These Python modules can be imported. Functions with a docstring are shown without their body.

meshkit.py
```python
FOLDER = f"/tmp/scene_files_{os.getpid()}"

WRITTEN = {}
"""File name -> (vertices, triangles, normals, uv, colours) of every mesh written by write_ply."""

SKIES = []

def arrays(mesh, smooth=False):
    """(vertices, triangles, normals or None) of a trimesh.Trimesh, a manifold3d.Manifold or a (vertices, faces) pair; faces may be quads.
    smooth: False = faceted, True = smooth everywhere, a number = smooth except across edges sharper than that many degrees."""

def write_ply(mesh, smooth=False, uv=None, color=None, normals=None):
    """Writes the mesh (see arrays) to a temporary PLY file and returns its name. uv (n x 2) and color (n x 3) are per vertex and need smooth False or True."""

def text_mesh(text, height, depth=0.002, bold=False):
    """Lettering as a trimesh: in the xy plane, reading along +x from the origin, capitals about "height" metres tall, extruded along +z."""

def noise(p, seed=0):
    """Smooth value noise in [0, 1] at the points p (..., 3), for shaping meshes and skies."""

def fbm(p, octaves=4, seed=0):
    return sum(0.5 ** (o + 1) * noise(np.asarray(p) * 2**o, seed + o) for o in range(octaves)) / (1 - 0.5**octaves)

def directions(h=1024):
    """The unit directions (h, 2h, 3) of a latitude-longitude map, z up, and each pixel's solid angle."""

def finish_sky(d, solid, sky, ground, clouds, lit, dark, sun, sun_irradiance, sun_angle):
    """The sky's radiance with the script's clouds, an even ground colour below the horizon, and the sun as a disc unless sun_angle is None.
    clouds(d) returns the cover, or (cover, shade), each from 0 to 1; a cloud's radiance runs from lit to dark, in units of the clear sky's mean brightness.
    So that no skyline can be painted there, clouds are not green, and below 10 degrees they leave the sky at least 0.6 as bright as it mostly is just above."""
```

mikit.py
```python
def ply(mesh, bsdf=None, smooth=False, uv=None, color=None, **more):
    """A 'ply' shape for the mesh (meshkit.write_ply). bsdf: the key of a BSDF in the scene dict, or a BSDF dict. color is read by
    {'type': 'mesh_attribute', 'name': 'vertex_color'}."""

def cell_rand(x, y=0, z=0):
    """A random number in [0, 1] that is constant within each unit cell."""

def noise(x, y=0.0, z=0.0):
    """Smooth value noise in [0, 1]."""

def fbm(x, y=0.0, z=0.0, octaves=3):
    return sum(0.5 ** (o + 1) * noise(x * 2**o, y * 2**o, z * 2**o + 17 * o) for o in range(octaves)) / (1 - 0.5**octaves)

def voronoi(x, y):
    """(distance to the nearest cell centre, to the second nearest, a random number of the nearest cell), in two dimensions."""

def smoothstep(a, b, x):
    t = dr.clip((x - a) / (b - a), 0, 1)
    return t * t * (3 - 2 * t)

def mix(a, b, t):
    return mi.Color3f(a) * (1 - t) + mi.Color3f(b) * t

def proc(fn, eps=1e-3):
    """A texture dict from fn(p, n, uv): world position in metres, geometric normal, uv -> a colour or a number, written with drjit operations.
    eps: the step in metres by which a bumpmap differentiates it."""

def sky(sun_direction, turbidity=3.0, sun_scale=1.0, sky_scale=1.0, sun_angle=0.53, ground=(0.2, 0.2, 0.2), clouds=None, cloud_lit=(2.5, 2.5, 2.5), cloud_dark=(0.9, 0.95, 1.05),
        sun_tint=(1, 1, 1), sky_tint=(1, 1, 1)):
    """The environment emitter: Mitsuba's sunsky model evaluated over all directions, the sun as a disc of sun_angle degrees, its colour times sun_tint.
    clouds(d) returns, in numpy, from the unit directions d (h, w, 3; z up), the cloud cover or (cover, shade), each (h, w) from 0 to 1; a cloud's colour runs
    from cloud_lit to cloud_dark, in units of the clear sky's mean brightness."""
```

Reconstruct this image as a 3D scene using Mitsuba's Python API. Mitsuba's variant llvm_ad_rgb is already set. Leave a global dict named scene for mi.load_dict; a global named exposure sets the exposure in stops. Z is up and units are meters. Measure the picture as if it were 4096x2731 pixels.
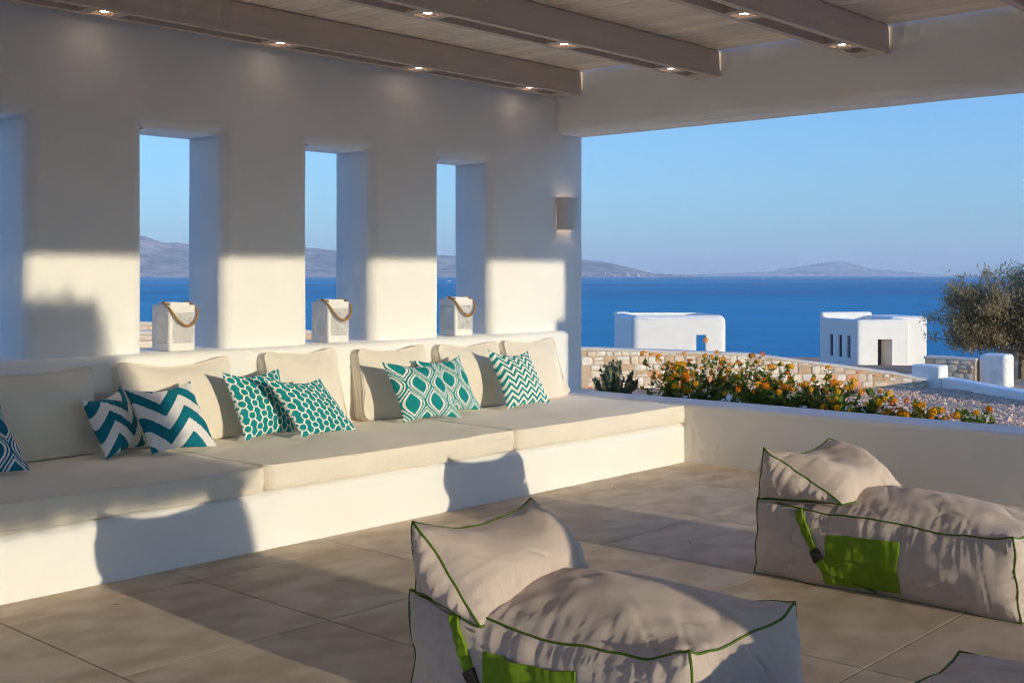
import math, random
import numpy as np, trimesh, manifold3d as m3, shapely
import mitsuba as mi, drjit as dr
import mikit, meshkit
from mikit import ply, proc, noise, fbm, smoothstep, mix, cell_rand, voronoi

T = mi.ScalarTransform4f
rng = np.random.default_rng(7)
random.seed(7)
scene, labels = {}, {}

# ------------------------------------------------------------------ camera, sky, exposure
EYE = 1.45
YAW = math.radians(42.28)
scene['camera'] = {
    'type': 'perspective', 'fov': 47.26, 'fov_axis': 'x', 'near_clip': 0.05, 'far_clip': 60000.0,
    'principal_point_offset_y': 0.0969,
    'to_world': T().look_at(origin=[0, 0, EYE], target=[math.cos(YAW), math.sin(YAW), EYE], up=[0, 0, 1]),
    'medium': {'type': 'ref', 'id': 'sea_air'}}
SUN_EL = math.radians(7.2)
SUN_DX = 0.014                                     # the light drifts this far along x for a metre along y
sun_dir = np.array([-SUN_DX * math.cos(SUN_EL), -math.cos(SUN_EL), math.sin(SUN_EL)])
scene['sky'] = mikit.sky(sun_dir.tolist(), turbidity=2.2, sun_scale=0.72, sky_scale=0.675, ground=(0.22, 0.2, 0.18),
                         sun_tint=(1.0, 1.62, 4.6), sky_tint=(0.91, 1.77, 3.5))
exposure = 2.6
LAMP = (0.16, 0.135, 0.13)
scene['sea_air'] = {'type': 'homogeneous', 'albedo': {'type': 'rgb', 'value': [0.86, 0.93, 1.0]}, 'sigma_t': 7.0e-5}


# ------------------------------------------------------------------ helpers
def add(key, mesh, mat, smooth=False, label=None, cat=None, group=None, kind=None, to_world=None, **more):
    base, k = key, 0
    while key in scene:
        k += 1
        key = f'{base}_{k:03d}'
    d = mesh if isinstance(mesh, dict) else ply(mesh, mat, smooth, **more)
    d = dict(d)
    if to_world is not None:
        d['to_world'] = to_world
    scene[key] = d
    tag(key, label, cat, group, kind)
    return key


def tag(key, label=None, cat=None, group=None, kind=None):
    e = {k: v for k, v in (('label', label), ('category', cat), ('group', group), ('kind', kind)) if v}
    if e:
        labels.setdefault(key, {}).update(e)


def mat(key, d):
    scene[key] = d
    return key


def rgb(*c):
    return {'type': 'rgb', 'value': list(map(float, c))}


def cat_meshes(ms):
    vs, fs, n = [], [], 0
    for v, f in ((np.asarray(m.vertices), np.asarray(m.faces)) if hasattr(m, 'vertices') else m for m in ms):
        f = np.asarray(f)
        if f.shape[1] == 4:
            f = np.vstack([f[:, [0, 1, 2]], f[:, [0, 2, 3]]])
        vs.append(np.asarray(v, float)); fs.append(f + n); n += len(v)
    return np.vstack(vs), np.vstack(fs)


def box(x0, x1, y0, y1, z0, z1, c=0.0):
    """a box, with chamfered edges when c > 0"""
    lo, hi = np.array([x0, y0, z0], float), np.array([x1, y1, z1], float)
    if c <= 0:
        v = np.array([[(lo, hi)[i][0], (lo, hi)[j][1], (lo, hi)[k][2]] for i in (0, 1) for j in (0, 1) for k in (0, 1)])
        f = np.array([[0, 1, 3, 2], [4, 6, 7, 5], [0, 4, 5, 1], [2, 3, 7, 6], [0, 2, 6, 4], [1, 5, 7, 3]])
        return trimesh.Trimesh(v, np.vstack([f[:, [0, 1, 2]], f[:, [0, 2, 3]]]), process=False)
    pts = []
    for i in (0, 1):
        for j in (0, 1):
            for k in (0, 1):
                p, s = np.array([(lo, hi)[i][0], (lo, hi)[j][1], (lo, hi)[k][2]]), np.array([1 - 2 * i, 1 - 2 * j, 1 - 2 * k])
                for a in range(3):
                    q = p + s * c; q[a] = p[a]
                    pts.append(q)
    return trimesh.convex.convex_hull(np.array(pts))


def rbox(x0, x1, y0, y1, z0, z1, r=0.05, n=14):
    """a manifold box with rounded edges: the hull of eight spheres"""
    s = m3.Manifold.sphere(r, n * 2)
    parts = [s.translate((x, y, z)) for x in (x0 + r, x1 - r) for y in (y0 + r, y1 - r) for z in (z0 + r, z1 - r)]
    return m3.Manifold.batch_hull(parts)


def mbox(x0, x1, y0, y1, z0, z1):
    return m3.Manifold.cube((x1 - x0, y1 - y0, z1 - z0)).translate((x0, y0, z0))


def mhull(pts):
    return m3.Manifold.hull_points(np.asarray(pts, float))


def arr(m):
    q = m.to_mesh()
    return np.array(q.vert_properties[:, :3], float), np.array(q.tri_verts)


def wobble(man, length, amp, freq=2.5, seed=0, keep=None):
    """refine a manifold and let its surface wander a few millimetres, as hand-laid plaster does"""
    v, f = arr(man.refine_to_length(length))
    w = np.stack([meshkit.fbm(v * freq + 31 * k, 3, seed + k) - 0.5 for k in range(3)], -1)
    v = v + 2 * amp * w
    return v, f


def tube(points, radius, sides=8, closed=False):
    p = np.asarray(points, float)
    n = len(p)
    if closed:
        t = np.roll(p, -1, 0) - np.roll(p, 1, 0)
    else:
        t = np.gradient(p, axis=0)
    t /= np.linalg.norm(t, axis=1, keepdims=True) + 1e-12
    ref = np.array([0.13, 0.27, 0.95]); a0 = np.cross(t[0], ref); a0 /= np.linalg.norm(a0) + 1e-9
    A = [a0]
    for k in range(1, n):
        a = A[-1] - t[k] * (A[-1] @ t[k]); A.append(a / (np.linalg.norm(a) + 1e-9))
    A = np.array(A); B = np.cross(t, A)
    r = np.broadcast_to(np.asarray(radius, float), (n,))
    ang = np.arange(sides) * 2 * np.pi / sides
    v = p[:, None] + r[:, None, None] * (np.cos(ang)[None, :, None] * A[:, None] + np.sin(ang)[None, :, None] * B[:, None])
    v = v.reshape(-1, 3)
    rows = n if closed else n - 1
    i, j = np.meshgrid(np.arange(rows), np.arange(sides), indexing='ij')
    i2 = (i + 1) % n
    q = np.stack([i * sides + j, i * sides + (j + 1) % sides, i2 * sides + (j + 1) % sides, i2 * sides + j], -1).reshape(-1, 4)
    f = np.vstack([q[:, [0, 1, 2]], q[:, [0, 2, 3]]])
    if not closed:
        c0, c1 = len(v), len(v) + 1
        v = np.vstack([v, p[:1], p[-1:]])
        k = np.arange(sides)
        f = np.vstack([f, np.stack([(k + 1) % sides, k, np.full(sides, c0)], 1),
                       np.stack([(n - 1) * sides + k, (n - 1) * sides + (k + 1) % sides, np.full(sides, c1)], 1)])
    return v, f


def gridfaces(nu, nv, flip=False):
    i, j = np.meshgrid(np.arange(nu - 1), np.arange(nv - 1), indexing='ij')
    q = np.stack([i * nv + j, (i + 1) * nv + j, (i + 1) * nv + j + 1, i * nv + j + 1], -1).reshape(-1, 4)
    if flip:
        q = q[:, ::-1]
    return np.vstack([q[:, [0, 1, 2]], q[:, [0, 2, 3]]])


def unit(v):
    v = np.asarray(v, float)
    return v / np.linalg.norm(v)


def n1(s, seed):
    s = np.asarray(s, float)
    return meshkit.noise(np.stack([s, np.full_like(s, 3.7 + seed * 1.31), np.full_like(s, 9.1)], -1), seed) - 0.5


# ------------------------------------------------------------------ materials
def plaster(key, col, lump=0.004, stain=0.05):
    def colour(p, n, uv):
        a = fbm(p.x * 1.3, p.y * 1.3, p.z * 1.3, 3)
        b = fbm(p.x * 9, p.y * 9, p.z * 9, 3)
        return mi.Color3f(*col) * (1 + stain * (a - 0.5) * 2 + 0.03 * (b - 0.5))

    def relief(p, n, uv):
        trowel = fbm(p.x * 7 + 2 * noise(p.z * 3), p.y * 7, p.z * 5, 3)
        grain = noise(p.x * 90, p.y * 90, p.z * 60)
        ridge = dr.abs(noise(p.x * 22 + 5, p.y * 22, p.z * 9) - 0.5)
        return trowel * 1.0 + grain * 0.05 + ridge * 0.22
    return mat(key, {'type': 'twosided', 'b': {'type': 'bumpmap', 't': proc(relief, 2e-3), 'scale': lump,
               'bsdf': {'type': 'principled', 'base_color': proc(colour), 'roughness': 0.75, 'specular': 0.25}}})


plaster('white_plaster', (0.82, 0.81, 0.79), 0.0055)
plaster('grey_plaster', (0.82, 0.775, 0.72), 0.005, 0.13)
plaster('house_white', (0.84, 0.815, 0.775), 0.02, 0.03)


def paint_colour(p, n, uv):
    a = fbm(p.x * 2, p.y * 30, p.z * 30, 2)
    return mi.Color3f(0.56, 0.47, 0.40) * (0.93 + 0.14 * a)


mat('beam_paint', {'type': 'twosided', 'b': {'type': 'principled', 'base_color': proc(paint_colour), 'roughness': 0.5, 'specular': 0.35}})
for i_, s_ in enumerate((0.94, 1.0, 1.06)):
    def board_colour(p, n, uv, s=s_):
        g = fbm(p.x * 60, p.y * 1.6, p.z * 40, 3)
        return mi.Color3f(0.78, 0.67, 0.555) * (s * (0.88 + 0.24 * g))
    mat(f'board_paint_{i_}', {'type': 'twosided', 'b': {'type': 'principled', 'base_color': proc(board_colour), 'roughness': 0.55, 'specular': 0.3}})


def tile_colour(p, n, uv):
    cell = cell_rand((p.x - 2.18) / 0.945 + 40, (p.y - 4.86) / 0.972 + 40, 3)
    ox = cell * 37.0
    big = fbm(p.x * 2.2 + ox, p.y * 2.2 + 2 * noise(p.x * 1.5, p.y * 1.5), 0.3, 4)
    cloud = fbm(p.x * 6 + ox, p.y * 9, 5.1, 5)
    wipe = fbm(p.x * 9 + 2.5 * p.y, p.y * 26 + 3 * noise(p.x * 3, p.y * 3), 2.1, 4)
    fine = noise(p.x * 170, p.y * 170)
    v = 1 + 0.20 * (big - 0.5) + 0.22 * (cloud - 0.5) + 0.15 * (wipe - 0.5) + 0.05 * (fine - 0.5) + 0.06 * (cell - 0.5)
    return mix((0.50, 0.395, 0.29), (0.565, 0.465, 0.365), smoothstep(0.3, 0.7, cloud)) * v


def tile_relief(p, n, uv):
    return fbm(p.x * 30, p.y * 30, 1.0, 3)


def tile_rough(p, n, uv):
    return 0.42 + 0.25 * fbm(p.x * 5, p.y * 7, 2.2, 3)


mat('tile', {'type': 'twosided', 'b': {'type': 'bumpmap', 't': proc(tile_relief, 2e-3), 'scale': 0.0012,
    'bsdf': {'type': 'principled', 'base_color': proc(tile_colour), 'roughness': proc(tile_rough), 'specular': 0.15}}})
mat('grout', {'type': 'twosided', 'b': {'type': 'diffuse', 'reflectance': rgb(0.15, 0.12, 0.095)}})


def weave(p, n, uv):
    return noise(p.x * 420, p.y * 420, p.z * 420) + 0.6 * noise(p.x * 170, p.y * 170, p.z * 170)


def cloth(key, col, rough=0.85, lump=0.0007, sheen=0.25, vary=0.10, thread=0.13):
    def colour(p, n, uv):
        a = fbm(p.x * 6, p.y * 6, p.z * 6, 3)
        th = noise(p.x * 300, p.y * 300, p.z * 40)
        return mi.Color3f(*col) * (1 + vary * (a - 0.5) + thread * (th - 0.5))
    return mat(key, {'type': 'twosided', 'b': {'type': 'bumpmap', 't': proc(weave, 8e-4), 'scale': lump,
               'bsdf': {'type': 'principled', 'base_color': proc(colour), 'roughness': rough, 'sheen': sheen, 'specular': 0.15}}})


cloth('cream_cloth', (0.75, 0.69, 0.595), thread=0.05)
cloth('taupe_cloth', (0.57, 0.475, 0.42))
cloth('green_cloth', (0.17, 0.275, 0.018), 0.7)
cloth('green_piping', (0.085, 0.15, 0.016), 0.6)
mat('black_plastic', {'type': 'principled', 'base_color': rgb(0.012, 0.012, 0.012), 'roughness': 0.35, 'specular': 0.5})
mat('zip_metal', {'type': 'principled', 'base_color': rgb(0.45, 0.42, 0.38), 'roughness': 0.35, 'metallic': 1.0})


def printed(key, fn, teal=(0.010, 0.235, 0.25), white=(0.76, 0.745, 0.70)):
    def colour(p, n, uv):
        t = fn(uv.x, uv.y)
        slub = noise(uv.x * 260, uv.y * 9) * 0.25 + noise(uv.x * 12, uv.y * 300) * 0.2 + fbm(uv.x * 5, uv.y * 5, 0.0, 2) * 0.2
        return mix(mi.Color3f(*white), mi.Color3f(*teal) * (0.72 + slub * 0.9), t)
    return mat(key, {'type': 'twosided', 'b': {'type': 'bumpmap', 't': proc(weave, 8e-4), 'scale': 0.0007,
               'bsdf': {'type': 'principled', 'base_color': proc(colour), 'roughness': 0.85, 'sheen': 0.2, 'specular': 0.12}}})


def fract(x):
    return x - dr.floor(x)


def band(x, a, b, s=0.02):
    return smoothstep(a - s, a + s, x) * (1 - smoothstep(b - s, b + s, x))


def zigzag(nz, ns, amp, ph=0.0, pv=0.0, duty=0.5, slant=0.0):
    def fn(u, v):
        t = v * ns + amp * (dr.abs(fract(u * nz + ph) - 0.5) * 2) + pv + slant * u
        f = fract(t)
        return band(f, 0.25 - duty / 2 + 0.25, 0.25 + duty / 2 + 0.25, 0.012)
    return fn


def lattice(u, v):
    x, y = u * 5.0 + 0.2, v * 2.75 + 0.1
    s, t = x + y, x - y
    ls = dr.abs(s - dr.floor(s + 0.5)); lt = dr.abs(t - dr.floor(t + 0.5))
    d = mi.Float(9)
    for ox in (0.0, 0.5):
        cx, cy = dr.floor(x - ox + 0.5) + ox, dr.floor(y - ox + 0.5) + ox
        d = dr.minimum(d, dr.sqrt(dr.square(x - cx) + dr.square((y - cy) * 1.8)))
    line = 1 - smoothstep(0.055, 0.085, dr.minimum(ls, lt))
    ring = band(d, 0.235, 0.335, 0.014)
    outside = smoothstep(0.26, 0.28, d)
    return 1 - dr.maximum(ring, line * outside)


def ogee(u, v):
    x, y = u * 2.25 + 0.12, v * 1.5 + 0.12

    def column(x, y):
        w = 0.5 * (0.5 + 0.5 * dr.cos(2 * math.pi * y))
        xc = dr.floor(x + 0.5)
        return w - dr.abs(x - xc), xc
    d1, _ = column(x, y)
    d2, _ = column(x + 0.5, y + 0.5)
    d = dr.maximum(d1, d2)
    white = dr.maximum(band(d, 0.045, 0.095, 0.007), band(d, 0.15, 0.235, 0.007))
    return 1 - white


printed('print_zigzag_large', zigzag(1.35, 2.3, 0.85, 0.15, 0.1), (0.006, 0.15, 0.21), (0.72, 0.71, 0.70))
printed('print_zigzag_large_b', zigzag(1.35, 2.3, 0.85, 0.62, 0.3), (0.006, 0.15, 0.21), (0.72, 0.71, 0.70))
printed('print_lattice', lattice)
printed('print_ogee', ogee)
printed('print_ogee_blue', ogee, (0.006, 0.14, 0.24), (0.74, 0.73, 0.70))
printed('print_zigzag_small', zigzag(4.6, 8.6, 0.95), (0.012, 0.245, 0.255))

mat('lantern_white', {'type': 'twosided', 'b': {'type': 'principled', 'base_color': rgb(0.78, 0.77, 0.75), 'roughness': 0.4, 'specular': 0.4}})


def rope_colour(p, n, uv):
    g = noise(p.x * 300, p.y * 300, p.z * 700)
    return mi.Color3f(0.40, 0.23, 0.095) * (0.7 + 0.6 * g)


mat('rope', {'type': 'bumpmap', 't': proc(lambda p, n, uv: noise(p.x * 220, p.y * 220, p.z * 500), 8e-4), 'scale': 0.002,
    'bsdf': {'type': 'diffuse', 'reflectance': proc(rope_colour)}})
mat('wax', {'type': 'principled', 'base_color': rgb(0.75, 0.72, 0.66), 'roughness': 0.5, 'specular': 0.3})
mat('steel', {'type': 'principled', 'base_color': rgb(0.5, 0.5, 0.5), 'roughness': 0.3, 'metallic': 1.0})
mat('sconce_white', {'type': 'twosided', 'b': {'type': 'principled', 'base_color': rgb(0.62, 0.58, 0.52), 'roughness': 0.6, 'specular': 0.3}})
mat('dark_inside', {'type': 'twosided', 'b': {'type': 'diffuse', 'reflectance': rgb(0.10, 0.09, 0.085)}})


# ------------------------------------------------------------------ ground, sea, far land
def ground_z(x, y):
    s = 0.8 * np.asarray(x, float) + 0.6 * np.asarray(y, float)
    z = np.interp(s, [0, 9.5, 13, 18, 24, 60, 100, 160, 205, 235], [-0.14, -0.14, -0.34, -0.58, -0.84, -3.2, -5.8, -9.6, -12.6, -15.0])
    return z


rad = np.concatenate([np.linspace(0.01, 12, 20), np.linspace(12.6, 30, 40), np.geomspace(31, 260, 40), np.geomspace(300, 6000, 10)])
ang = np.linspace(0, 2 * np.pi, 181)
RR, AA = np.meshgrid(rad, ang, indexing='ij')
gx, gy = RR * np.cos(AA), RR * np.sin(AA)
gz = ground_z(gx, gy)
gz = gz + np.where(RR > 9.5, np.minimum(0.07, RR * 0.002) * (meshkit.fbm(np.stack([gx * 0.8, gy * 0.8, gx * 0], -1), 4, 3) - 0.5) * 2, 0)


def soil_colour(p, n, uv):
    a = fbm(p.x * 0.8, p.y * 0.8, 0.0, 4)
    b = fbm(p.x * 7, p.y * 7, 1.0, 3)
    far = fbm(p.x * 0.07, p.y * 0.07, 2.0, 3)
    c = mix((0.66, 0.40, 0.27), (0.86, 0.58, 0.42), smoothstep(0.3, 0.7, b))
    c = mix(c, (0.20, 0.165, 0.14), smoothstep(0.55, 0.75, a) * 0.6)
    return mix(c, (0.25, 0.2, 0.14), smoothstep(0.4, 0.7, far) * 0.5)


mat('soil', {'type': 'twosided', 'b': {'type': 'bumpmap', 't': proc(lambda p, n, uv: fbm(p.x * 5, p.y * 5, 0.0, 4), 0.01), 'scale': 0.16,
    'bsdf': {'type': 'diffuse', 'reflectance': proc(soil_colour)}}})
add('ground', (np.stack([gx, gy, gz], -1).reshape(-1, 3), gridfaces(len(rad), len(ang))), 'soil', True, kind='structure')

SEA_Z = -12.0


def sea_colour(p, n, uv):
    wind = fbm(p.x * 0.0011 - p.y * 0.0006, p.y * 0.0032 + p.x * 0.002, 0.0, 4)
    ripple = fbm(p.x * 0.03 - p.y * 0.02, p.y * 0.05 + p.x * 0.04, 1.0, 3)
    return mix((0.010, 0.185, 0.37), (0.022, 0.29, 0.50), smoothstep(0.3, 0.72, wind * 0.7 + ripple * 0.3))


def sea_waves(p, n, uv):
    r = dr.sqrt(dr.square(p.x) + dr.square(p.y))
    k = dr.minimum(1.0, 900.0 / dr.maximum(r, 1.0))
    return fbm(p.x * 0.25, p.y * 0.6, 0.0, 3) * k


mat('sea_water', {'type': 'twosided', 'b': {'type': 'bumpmap', 't': proc(sea_waves, 0.2), 'scale': 0.5,
    'bsdf': {'type': 'principled', 'base_color': proc(sea_colour), 'roughness': 0.45, 'specular': 0.12}}})
ra = np.geomspace(110, 29500, 50); an = np.linspace(math.radians(-20), math.radians(110), 80)
RR, AA = np.meshgrid(ra, an, indexing='ij')
add('sea', (np.stack([RR * np.cos(AA), RR * np.sin(AA), RR * 0 + SEA_Z], -1).reshape(-1, 3), gridfaces(len(ra), len(an))), 'sea_water', True, kind='structure')


def hill_colour(p, n, uv):
    a = fbm(p.x * 0.0016, p.y * 0.0016, p.z * 0.008, 5)
    b = fbm(p.x * 0.012, p.y * 0.012, p.z * 0.02, 3)
    return mix((0.20, 0.17, 0.15), (0.50, 0.42, 0.37), smoothstep(0.35, 0.65, a * 0.6 + b * 0.4))


mat('hill_rock', {'type': 'twosided', 'b': {'type': 'bumpmap', 't': proc(lambda p, n, uv: fbm(p.x * 0.008, p.y * 0.008, p.z * 0.008, 4), 5.0), 'scale': 60.0,
    'bsdf': {'type': 'diffuse', 'reflectance': proc(hill_colour)}}})


def hills(key, az, rise, d0, d1, depth, seed, rows=36, rough=0.25):
    """a range seen along azimuths az (radians) whose crest, d1 metres out, stands rise metres above the sea"""
    a = np.linspace(az[0], az[-1], 420)
    h = np.interp(a, az, rise)
    t = np.linspace(0, 1.35, rows)
    AA, TT = np.meshgrid(a, t, indexing='ij')
    crest = 1 - np.abs(1 - TT) ** 1.4
    crest = np.where(TT > 1, 1 - 2.2 * (TT - 1), crest)
    D = d0 + (d1 - d0) * TT
    x, y = D * np.cos(AA), D * np.sin(AA)
    H = h[:, None] * np.clip(crest, 0, 1)
    nz = meshkit.fbm(np.stack([x / 1500, y / 1500, x * 0], -1), 5, seed) - 0.5
    ridge = np.abs(meshkit.fbm(np.stack([x / 900, y / 900, x * 0 + 4], -1), 4, seed + 9) - 0.5)
    H = H + h[:, None] * rough * (nz * 1.3 - ridge * 1.2 + 0.12) * np.sin(np.clip(TT, 0, 1) * np.pi) ** 0.8
    H = np.where(TT < 0.001, -6, H)
    add(key, (np.stack([x, y, SEA_Z + H], -1).reshape(-1, 3), gridfaces(len(a), rows, True)), 'hill_rock', True, kind='structure')


def crest(points, d):
    """azimuths and heights of a crest from its measured bearings (right of the view axis, tangent) and slopes"""
    az = [YAW - math.atan(b) for b, _ in points][::-1]
    h = [s * d * math.cos(math.atan(b)) for b, s in points][::-1]
    return az, [max(v + EYE - SEA_Z, 0) for v in h]


F = 2688.0
left_pts = [(-700, 560), (-300, 532), (100, 548), (250, 536), (314, 540), (331, 543), (354, 551), (378, 559), (404, 557), (435, 562), (520, 556), (620, 561),
            (700, 568), (735, 571), (770, 575), (900, 580), (1003, 586), (1044, 588), (1200, 592), (1345, 597), (1400, 603), (1450, 615), (1500, 628), (1560, 631), (1600, 632.5)]
az, hh = crest([((px - 1176) / F, (632 - py) / F) for px, py in left_pts], 11500)
hills('hills', az, hh, 9000, 11500, 2500, 2)
right_pts = [(1560, 631.5), (1640, 628.5), (1700, 626.5), (1750, 624.5), (1800, 618), (1850, 610), (1880, 604), (1915, 600), (1938, 600), (1960, 606),
             (2000, 616.5), (2030, 620), (2060, 622), (2090, 624), (2112, 625), (2128, 629.5), (2190, 631), (2260, 632)]
az, hh = crest([((px - 1176) / F, (632 - py) / F) for px, py in right_pts], 21000)
hills('island', az, hh, 18500, 21000, 2500, 5, rough=0.12)

scene['haze'] = {'type': 'cube', 'to_world': T().translate([0, 0, 250]).scale([30000, 30000, 268]), 'bsdf': {'type': 'null'}, 'interior': {'type': 'ref', 'id': 'sea_air'}}
tag('haze', 'thin blue sea air before the far hills', 'haze', kind='stuff')

# ------------------------------------------------------------------ patio floor: large square tiles with thin joints
TX, TY = 0.945, 0.972
add('patio_floor', box(-5.0, 8.03, -2.6, 6.5, -0.16, -0.0045), 'grout', kind='structure')
tile_d = ply(box(0.0032, TX - 0.0032, 0.0032, TY - 0.0032, -0.012, 0, 0.0014), 'tile')
for i in range(-3, 6):
    for j in range(-7, 1):
        x, y = 2.18 + TX * i, 4.86 + TY * (j - 0)
        r = random.Random(i * 31 + j)
        add('patio_floor__tile', tile_d, None, to_world=T().translate([x, y, 0.0]) @ T().rotate([1, 0, 0], r.uniform(-0.03, 0.03)))

mat('pale_paving', {'type': 'twosided', 'b': {'type': 'diffuse', 'reflectance': rgb(0.72, 0.68, 0.62)}})
mat('white_paving', {'type': 'twosided', 'b': {'type': 'diffuse', 'reflectance': rgb(0.78, 0.78, 0.78)}})
add('rear_terrace', box(-6, 8.0, 6.95, 13.0, -0.3, -0.05), 'white_paving', kind='structure')
add('front_terrace', box(-14, 16, -34, -2.604, -0.2, -0.02), 'pale_paving', kind='structure')

# ------------------------------------------------------------------ veranda: window wall, ledge, bench, low wall, headers
WY, WT = 6.46, 0.43                                   # front face of the window wall, its thickness
LEDGE_Z = 0.977


def flare(x0, x1, z0, z1, y0, y1, r, rb):
    """the cutter of an opening whose front (r) and back (rb) edges are rounded over"""
    def ring(y, o):
        return [(x, y, z) for x in (x0 - o, x1 + o) for z in (z0 - 0.001, z1 + o)]
    st = [(y0 - 0.05, r)]
    for k in range(9):
        a = k / 8 * math.pi / 2
        st.append((y0 + r * (1 - math.cos(a)), r * (1 - math.sin(a))))
    for k in range(6):
        a = k / 5 * math.pi / 2
        st.append((y1 - rb + rb * math.sin(a), rb * (1 - math.cos(a))))
    st.append((y1 + 0.05, rb))
    parts = [mhull(ring(*a) + ring(*b)) for a, b in zip(st[:-1], st[1:])]
    return m3.Manifold.batch_boolean(parts, m3.OpType.Add)


wall = rbox(-5.0, 8.04, WY, WY + WT, -0.3, 3.42, 0.045, 10)
for k in range(-5, 4):
    x0 = 3.772 + 1.259 * (k - 1)
    wall = wall - flare(x0, x0 + (0.53 if k == 0 else 0.565), LEDGE_Z, 2.355, WY, WY + WT, 0.075, 0.04)
add('window_wall', wobble(wall, 0.09, 0.0045, 2.2, 1), 'white_plaster', 40, 'thick white plastered wall with a row of tall slit openings to the sea', 'wall')

ledge = rbox(-5.0, 7.70, 6.325, WY + 0.02, 0.2, LEDGE_Z, 0.045, 12) + mbox(-5.0, 7.70, WY + 0.0, WY + WT - 0.03, 0.2, LEDGE_Z - 0.001)
add('backrest_ledge', wobble(ledge, 0.08, 0.004, 2.4, 5), 'white_plaster', 40, 'white masonry backrest ledge along the window wall, lanterns standing on it', 'ledge')
bench = rbox(-5.0, 7.72, 5.13, 6.36, -0.06, 0.302, 0.05, 12)
add('masonry_bench', wobble(bench, 0.08, 0.0045, 2.1, 9), 'white_plaster', 40, 'long built-in white masonry bench under the cream seat pads', 'bench')
low = m3.Manifold.batch_hull([m3.Manifold.sphere(0.035, 20).translate(p) for p in
      [(7.685, 6.45, -0.2), (7.685, 6.45, 0.415), (8.0, 6.45, -0.2), (8.0, 6.45, 0.415), (7.585, -2.55, -0.2), (7.585, -2.55, 0.415), (7.985, -2.55, -0.2), (7.985, -2.55, 0.415)]])
add('low_wall', wobble(low, 0.09, 0.004, 2.0, 13), 'grey_plaster', 40, 'knee-high plastered wall closing the right side of the terrace', 'wall')
head = rbox(7.655, 8.035, -2.2, WY + 0.02, 2.65, 3.42, 0.07, 12)
add('side_header', wobble(head, 0.1, 0.006, 1.6, 17), 'white_plaster', 40, 'deep white plastered header beam spanning above the sea view', 'beam')
fh = rbox(-5.0, 8.035, -2.21, -1.86, 2.65, 3.42, 0.06, 10)
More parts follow.
